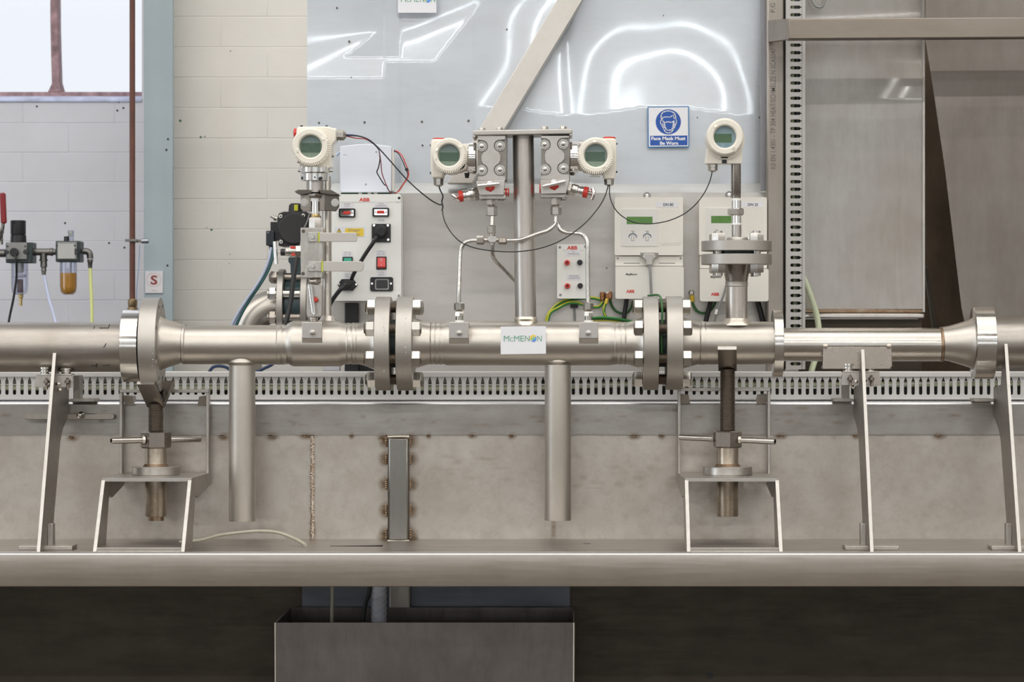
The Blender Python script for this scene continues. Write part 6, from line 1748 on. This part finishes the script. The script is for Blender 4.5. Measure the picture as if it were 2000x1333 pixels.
cable('grey_cable', [W(606, 412, .2), W(600, 432, .2), W(594, 446, .2), W(588, 470, .21), W(584, 490, .22)], .0011, GREYCABLE, 'thin grey wire passing before the black actuator')
cable('blue_cable', [W(408, 728, .2), W(416, 718, .2), W(428, 715.5, .2), W(442, 718, .2), W(455, 725, .2), W(480, 726.5, .2), W(502, 726, .2), W(516, 720, .2), W(532, 712, .2), W(545, 700, .2)], .0034, plain('navy_cable', (.012, .03, .09), .3), 'navy cable looping behind the first drain pipe below the pipe')
obj('floor_clip', MB().pbox(630, 664, 700, 725, .24, .26), DAYLITWALL, label='small pale bracket under the reducer body above the trunking', cat='bracket', bevel=.001)
obj('dark_wedge', MB().pprism([(684, 724), (700, 710), (745, 728), (745, 740), (684, 740)], .255, .268), BLACKP, label='black plate wedge behind the left bolted joint', cat='bracket')

# ================================================================== WALL PIPE AND AIR PREPARATION UNIT
rp_ = thing('red_oxide_pipe', 'thin red oxide pipe rising beside the window', 'pipe', W(258, 590, .8))
obj('pipe', MB().lz([(-60, 5.6), (586, 5.6)], 258.5, .8, 20), RUSTPIPE, rp_)
obj('end_fitting', MB().lz([(584, 7), (587, 9.4), (596, 9.4), (600, 8), (601, 10), (606, 10.4), (640, 10.4)], 259, .8, 20), BRASS if False else steel('dull_brass', (.36, .27, .16), .38, .06, None, blotch=.6, bscale=30), rp_)
pc = thing('pipe_clamp', 'galvanised clamp holding the red oxide pipe to the column', 'clamp', W(267, 478, .79))
obj('strap', MB().pbox(244, 268, 467, 472.5, .788, .793), GALV, pc, bevel=.0008)
obj('strap', MB().pbox(262, 282, 468, 474, .795, .80), GALV, pc, bevel=.0008)
obj('clamp_bolt', MB().lx([(268, 3), (276, 3), (276.2, 5), (289, 5), (290.5, 4)], 471, .80, 12), steel('zinc', (.40, .43, .47), .35, .06), pc)
cable('hanging_string', [W(273, 478, .80), W(271, 520, .8), W(267.5, 560, .8), (W(266, 600, .8))], .0009, plain('blue_grey_string', (.22, .32, .48), .5), 'thin blue grey string hanging beside the red oxide pipe', 'string')

yfr = .80
fr = thing('filter_regulator', 'filter regulator with a black knob and clear bowl on the wall', 'air filter', W(36, 598, yfr))
obj('body', MB().pbox(11, 63, 473.5, 514, yfr - .028, yfr + .03), plain('dark_green_black_casting', (.025, .040, .040), .45), fr, bevel=.002)
obj('face_plate', MB().pbox(12.5, 52.5, 474, 507, yfr - .033, yfr - .028), GREYALU, fr, bevel=.001)
for px, py in ((15, 481.5), (49.5, 481.5)):
    obj('plate_screw', MB().ly(px, py, yfr - .033, [(-1, 1.8), (0, 1.8)], 10), BLACKP, fr)
obj('gauge', MB().ly(28.5, 493, yfr - .033, [(-9, 7.2), (-8, 8.4), (0, 8.4)], 28), BLACKP, fr)
obj('port', MB().ly(50, 492.5, yfr - .033, [(-.8, 4.8), (0, 5)], 20), BLACKPRINT, fr)
obj('port', MB().ly(14, 493, yfr - .033, [(-.8, 3.8), (0, 4)], 20), BLACKPRINT, fr)
kn = []
obj('knob', MB().lz([(430.8, 14), (432, 15), (457, 15), (459, 14.4), (459.5, 13)], 35.5, yfr, 28), BLACKP, fr)
obj('knob_skirt', MB().lz([(459.4, 13), (460, 15.2), (472, 15.6), (474, 15.6)], 36, yfr, 28), BLACKP, fr)
obj('bowl', MB().lz([(513, 16.6), (560, 16.3), (571, 15), (575.5, 11), (576, 5)], 38.5, yfr, 32), CLEAR, fr)
obj('filter_element', MB().lz([(514, 9), (530, 9), (533, 7)], 37.5, yfr, 24), plain('filter_cream', (.50, .50, .44), .6), fr)
obj('baffle', MB().lz([(536, 13), (541, 13), (542, 6)], 38, yfr, 20), plain('baffle_white', (.68, .68, .72), .5), fr)
obj('float_tube', MB().lz([(546, 6), (572, 6)], 39.5, yfr, 18), plain('brown_float', (.16, .11, .10), .5), fr)
obj('drain', MB().lz([(574, 5.4), (582, 5), (583, 3.4), (598, 3.2)], 40.5, yfr, 12), BRASS, fr)
cable('black_cable', [W(29, 497, yfr - .045), W(32, 512, yfr - .045), W(32, 540, yfr - .03), W(30, 560, yfr - .028), W(25, 590, yfr - .024), W(19, 618, yfr - .02), W(14, 650, yfr - .02)], .0026, RUBBER, 'thin black cable hanging from the filter regulator gauge')
obj('coupling', MB().lx([(-14, 9), (-2, 9.6), (0, 8), (10, 8), (11, 6)], 495, yfr, 20), BLUETUBE if False else GALV, fr)
te = thing('pipe_tee', 'grey pipe tee with a hose tail between the two air units', 'pipe fitting', W(85, 536, yfr))
obj('tee', MB().lx([(63, 4.5), (66, 4.5), (66.2, 7.8), (70, 8), (71, 7), (98, 7), (99, 8), (103.5, 7.8), (104, 6), (109, 6)], 492.5, yfr, 20).lz([(495, 7), (506, 7), (507, 8.2), (510.5, 8.2)], 85, yfr, 20), GALV, te)
obj('hose_tail', MB().lz([(510, 6), (516, 6.8), (522, 6.8), (523, 4.8), (530, 5.4), (531, 4.4), (537, 4.2)], 85.5, yfr, 16), GALV, te)
cable('hose', [W(86, 534, yfr), W(90, 556, yfr), W(97, 588, yfr), (W(105, 615, yfr)), W(113, 645, yfr)], .0036, WHITETUBE, 'bluish white hose hanging from the pipe tee', 'hose')
lb = thing('lubricator', 'air lubricator with amber oil in its clear bowl on the wall', 'air filter', W(132, 576, yfr))
obj('body', MB().pbox(108.5, 156, 471, 512, yfr - .028, yfr + .03), plain('dark_green_black_casting', (0, 0, 0)), lb, bevel=.002)
obj('face_plate', MB().pbox(111.5, 150, 473, 507, yfr - .033, yfr - .028), GREYALU, lb, bevel=.001)
obj('face_label', MB().pbox(113, 146, 476, 505, yfr - .0336, yfr - .033), plain('pale_grey_label', (.44, .44, .42), .5), lb)
for px, py in ((111.5, 480), (146, 480)):
    obj('plate_screw', MB().ly(px, py, yfr - .033, [(-1, 1.8), (0, 1.8)], 10), BLACKP, lb)
obj('port', MB().pbox(145.5, 152, 486, 498, yfr - .034, yfr - .03), BLACKPRINT, lb)
obj('fill_plug', MB().lz([(462, 5), (471, 5.4)], 130, yfr, 16), BLACKP, lb)
obj('sight_dome', MB().lz([(450, 5.4), (452, 6), (470, 6)], 138.5, yfr + .01, 20), CLEAR, lb)
obj('sight_core', MB().lz([(452, 3), (462, 4)], 138, yfr + .01, 12), plain('sight_core_plastic', (.36, .36, .24), .5), lb)
obj('bowl', MB().lz([(511, 16.8), (560, 16.5), (571, 15), (576, 9)], 133.5, yfr, 36), CLEAR, lb)
obj('oil', MB().lz([(533.6, 16.0), (560, 15.8), (569, 14.6), (574.6, 9.5)], 133.5, yfr, 36), OIL, lb)
obj('pickup_tube', MB().lz([(512, 1.2), (534, 1.2)], 138.5, yfr - .008, 8), GREYCABLE, lb)
eb = thing('pipe_elbow', 'grey pipe elbow with a hose tail on the lubricator outlet', 'pipe fitting', W(175, 524, yfr))
obj('elbow', MB().lx([(155, 4.6), (160, 5), (161, 3.8), (164, 3.8)], 491.5, yfr, 16).tube([W(163, 491, yfr), W(170, 491.5, yfr), W(175, 496, yfr), W(176, 504, yfr)], .0072, 16, 5).lz([(503, 6.4), (505.5, 6.6)], 176, yfr, 16), GALV, eb)
obj('hose_tail', MB().lz([(507, 5.8), (512, 5.6), (513, 4.8), (524, 4)], 176, yfr, 16), GALV, eb)
cable('hose', [W(176, 522, yfr), W(177, 550, yfr), W(179, 590, yfr), W(180, 645, yfr)], .0040, YTUBE, 'pale yellow hose hanging from the pipe elbow', 'hose')
sv = thing('shut_off_valve', 'red lever handle of a shut off valve at the left edge', 'valve', W(4, 470, yfr))
obj('lever_grip', MB().pprism(rrect(-1, 10, 376.5, 410, 4) [0:5] + rrect(1, 12, 400, 437, 4)[5:15] + rrect(-1, 10, 376.5, 410, 4)[15:], yfr - .034, yfr - .022), DKRED, sv, bevel=.003)
obj('lever_arm', MB().tube([W(6, 434, yfr - .028), W(5, 446, yfr - .026), W(1, 456, yfr - .02), W(-3, 478, yfr - .01)], .0040, 10, 4), ST_FIT, sv)
obj('valve_body', MB().lz([(446, 4), (448, 6), (455, 6), (458, 4), (478, 4)], 2, yfr - .012, 12), ST_FIT, sv)
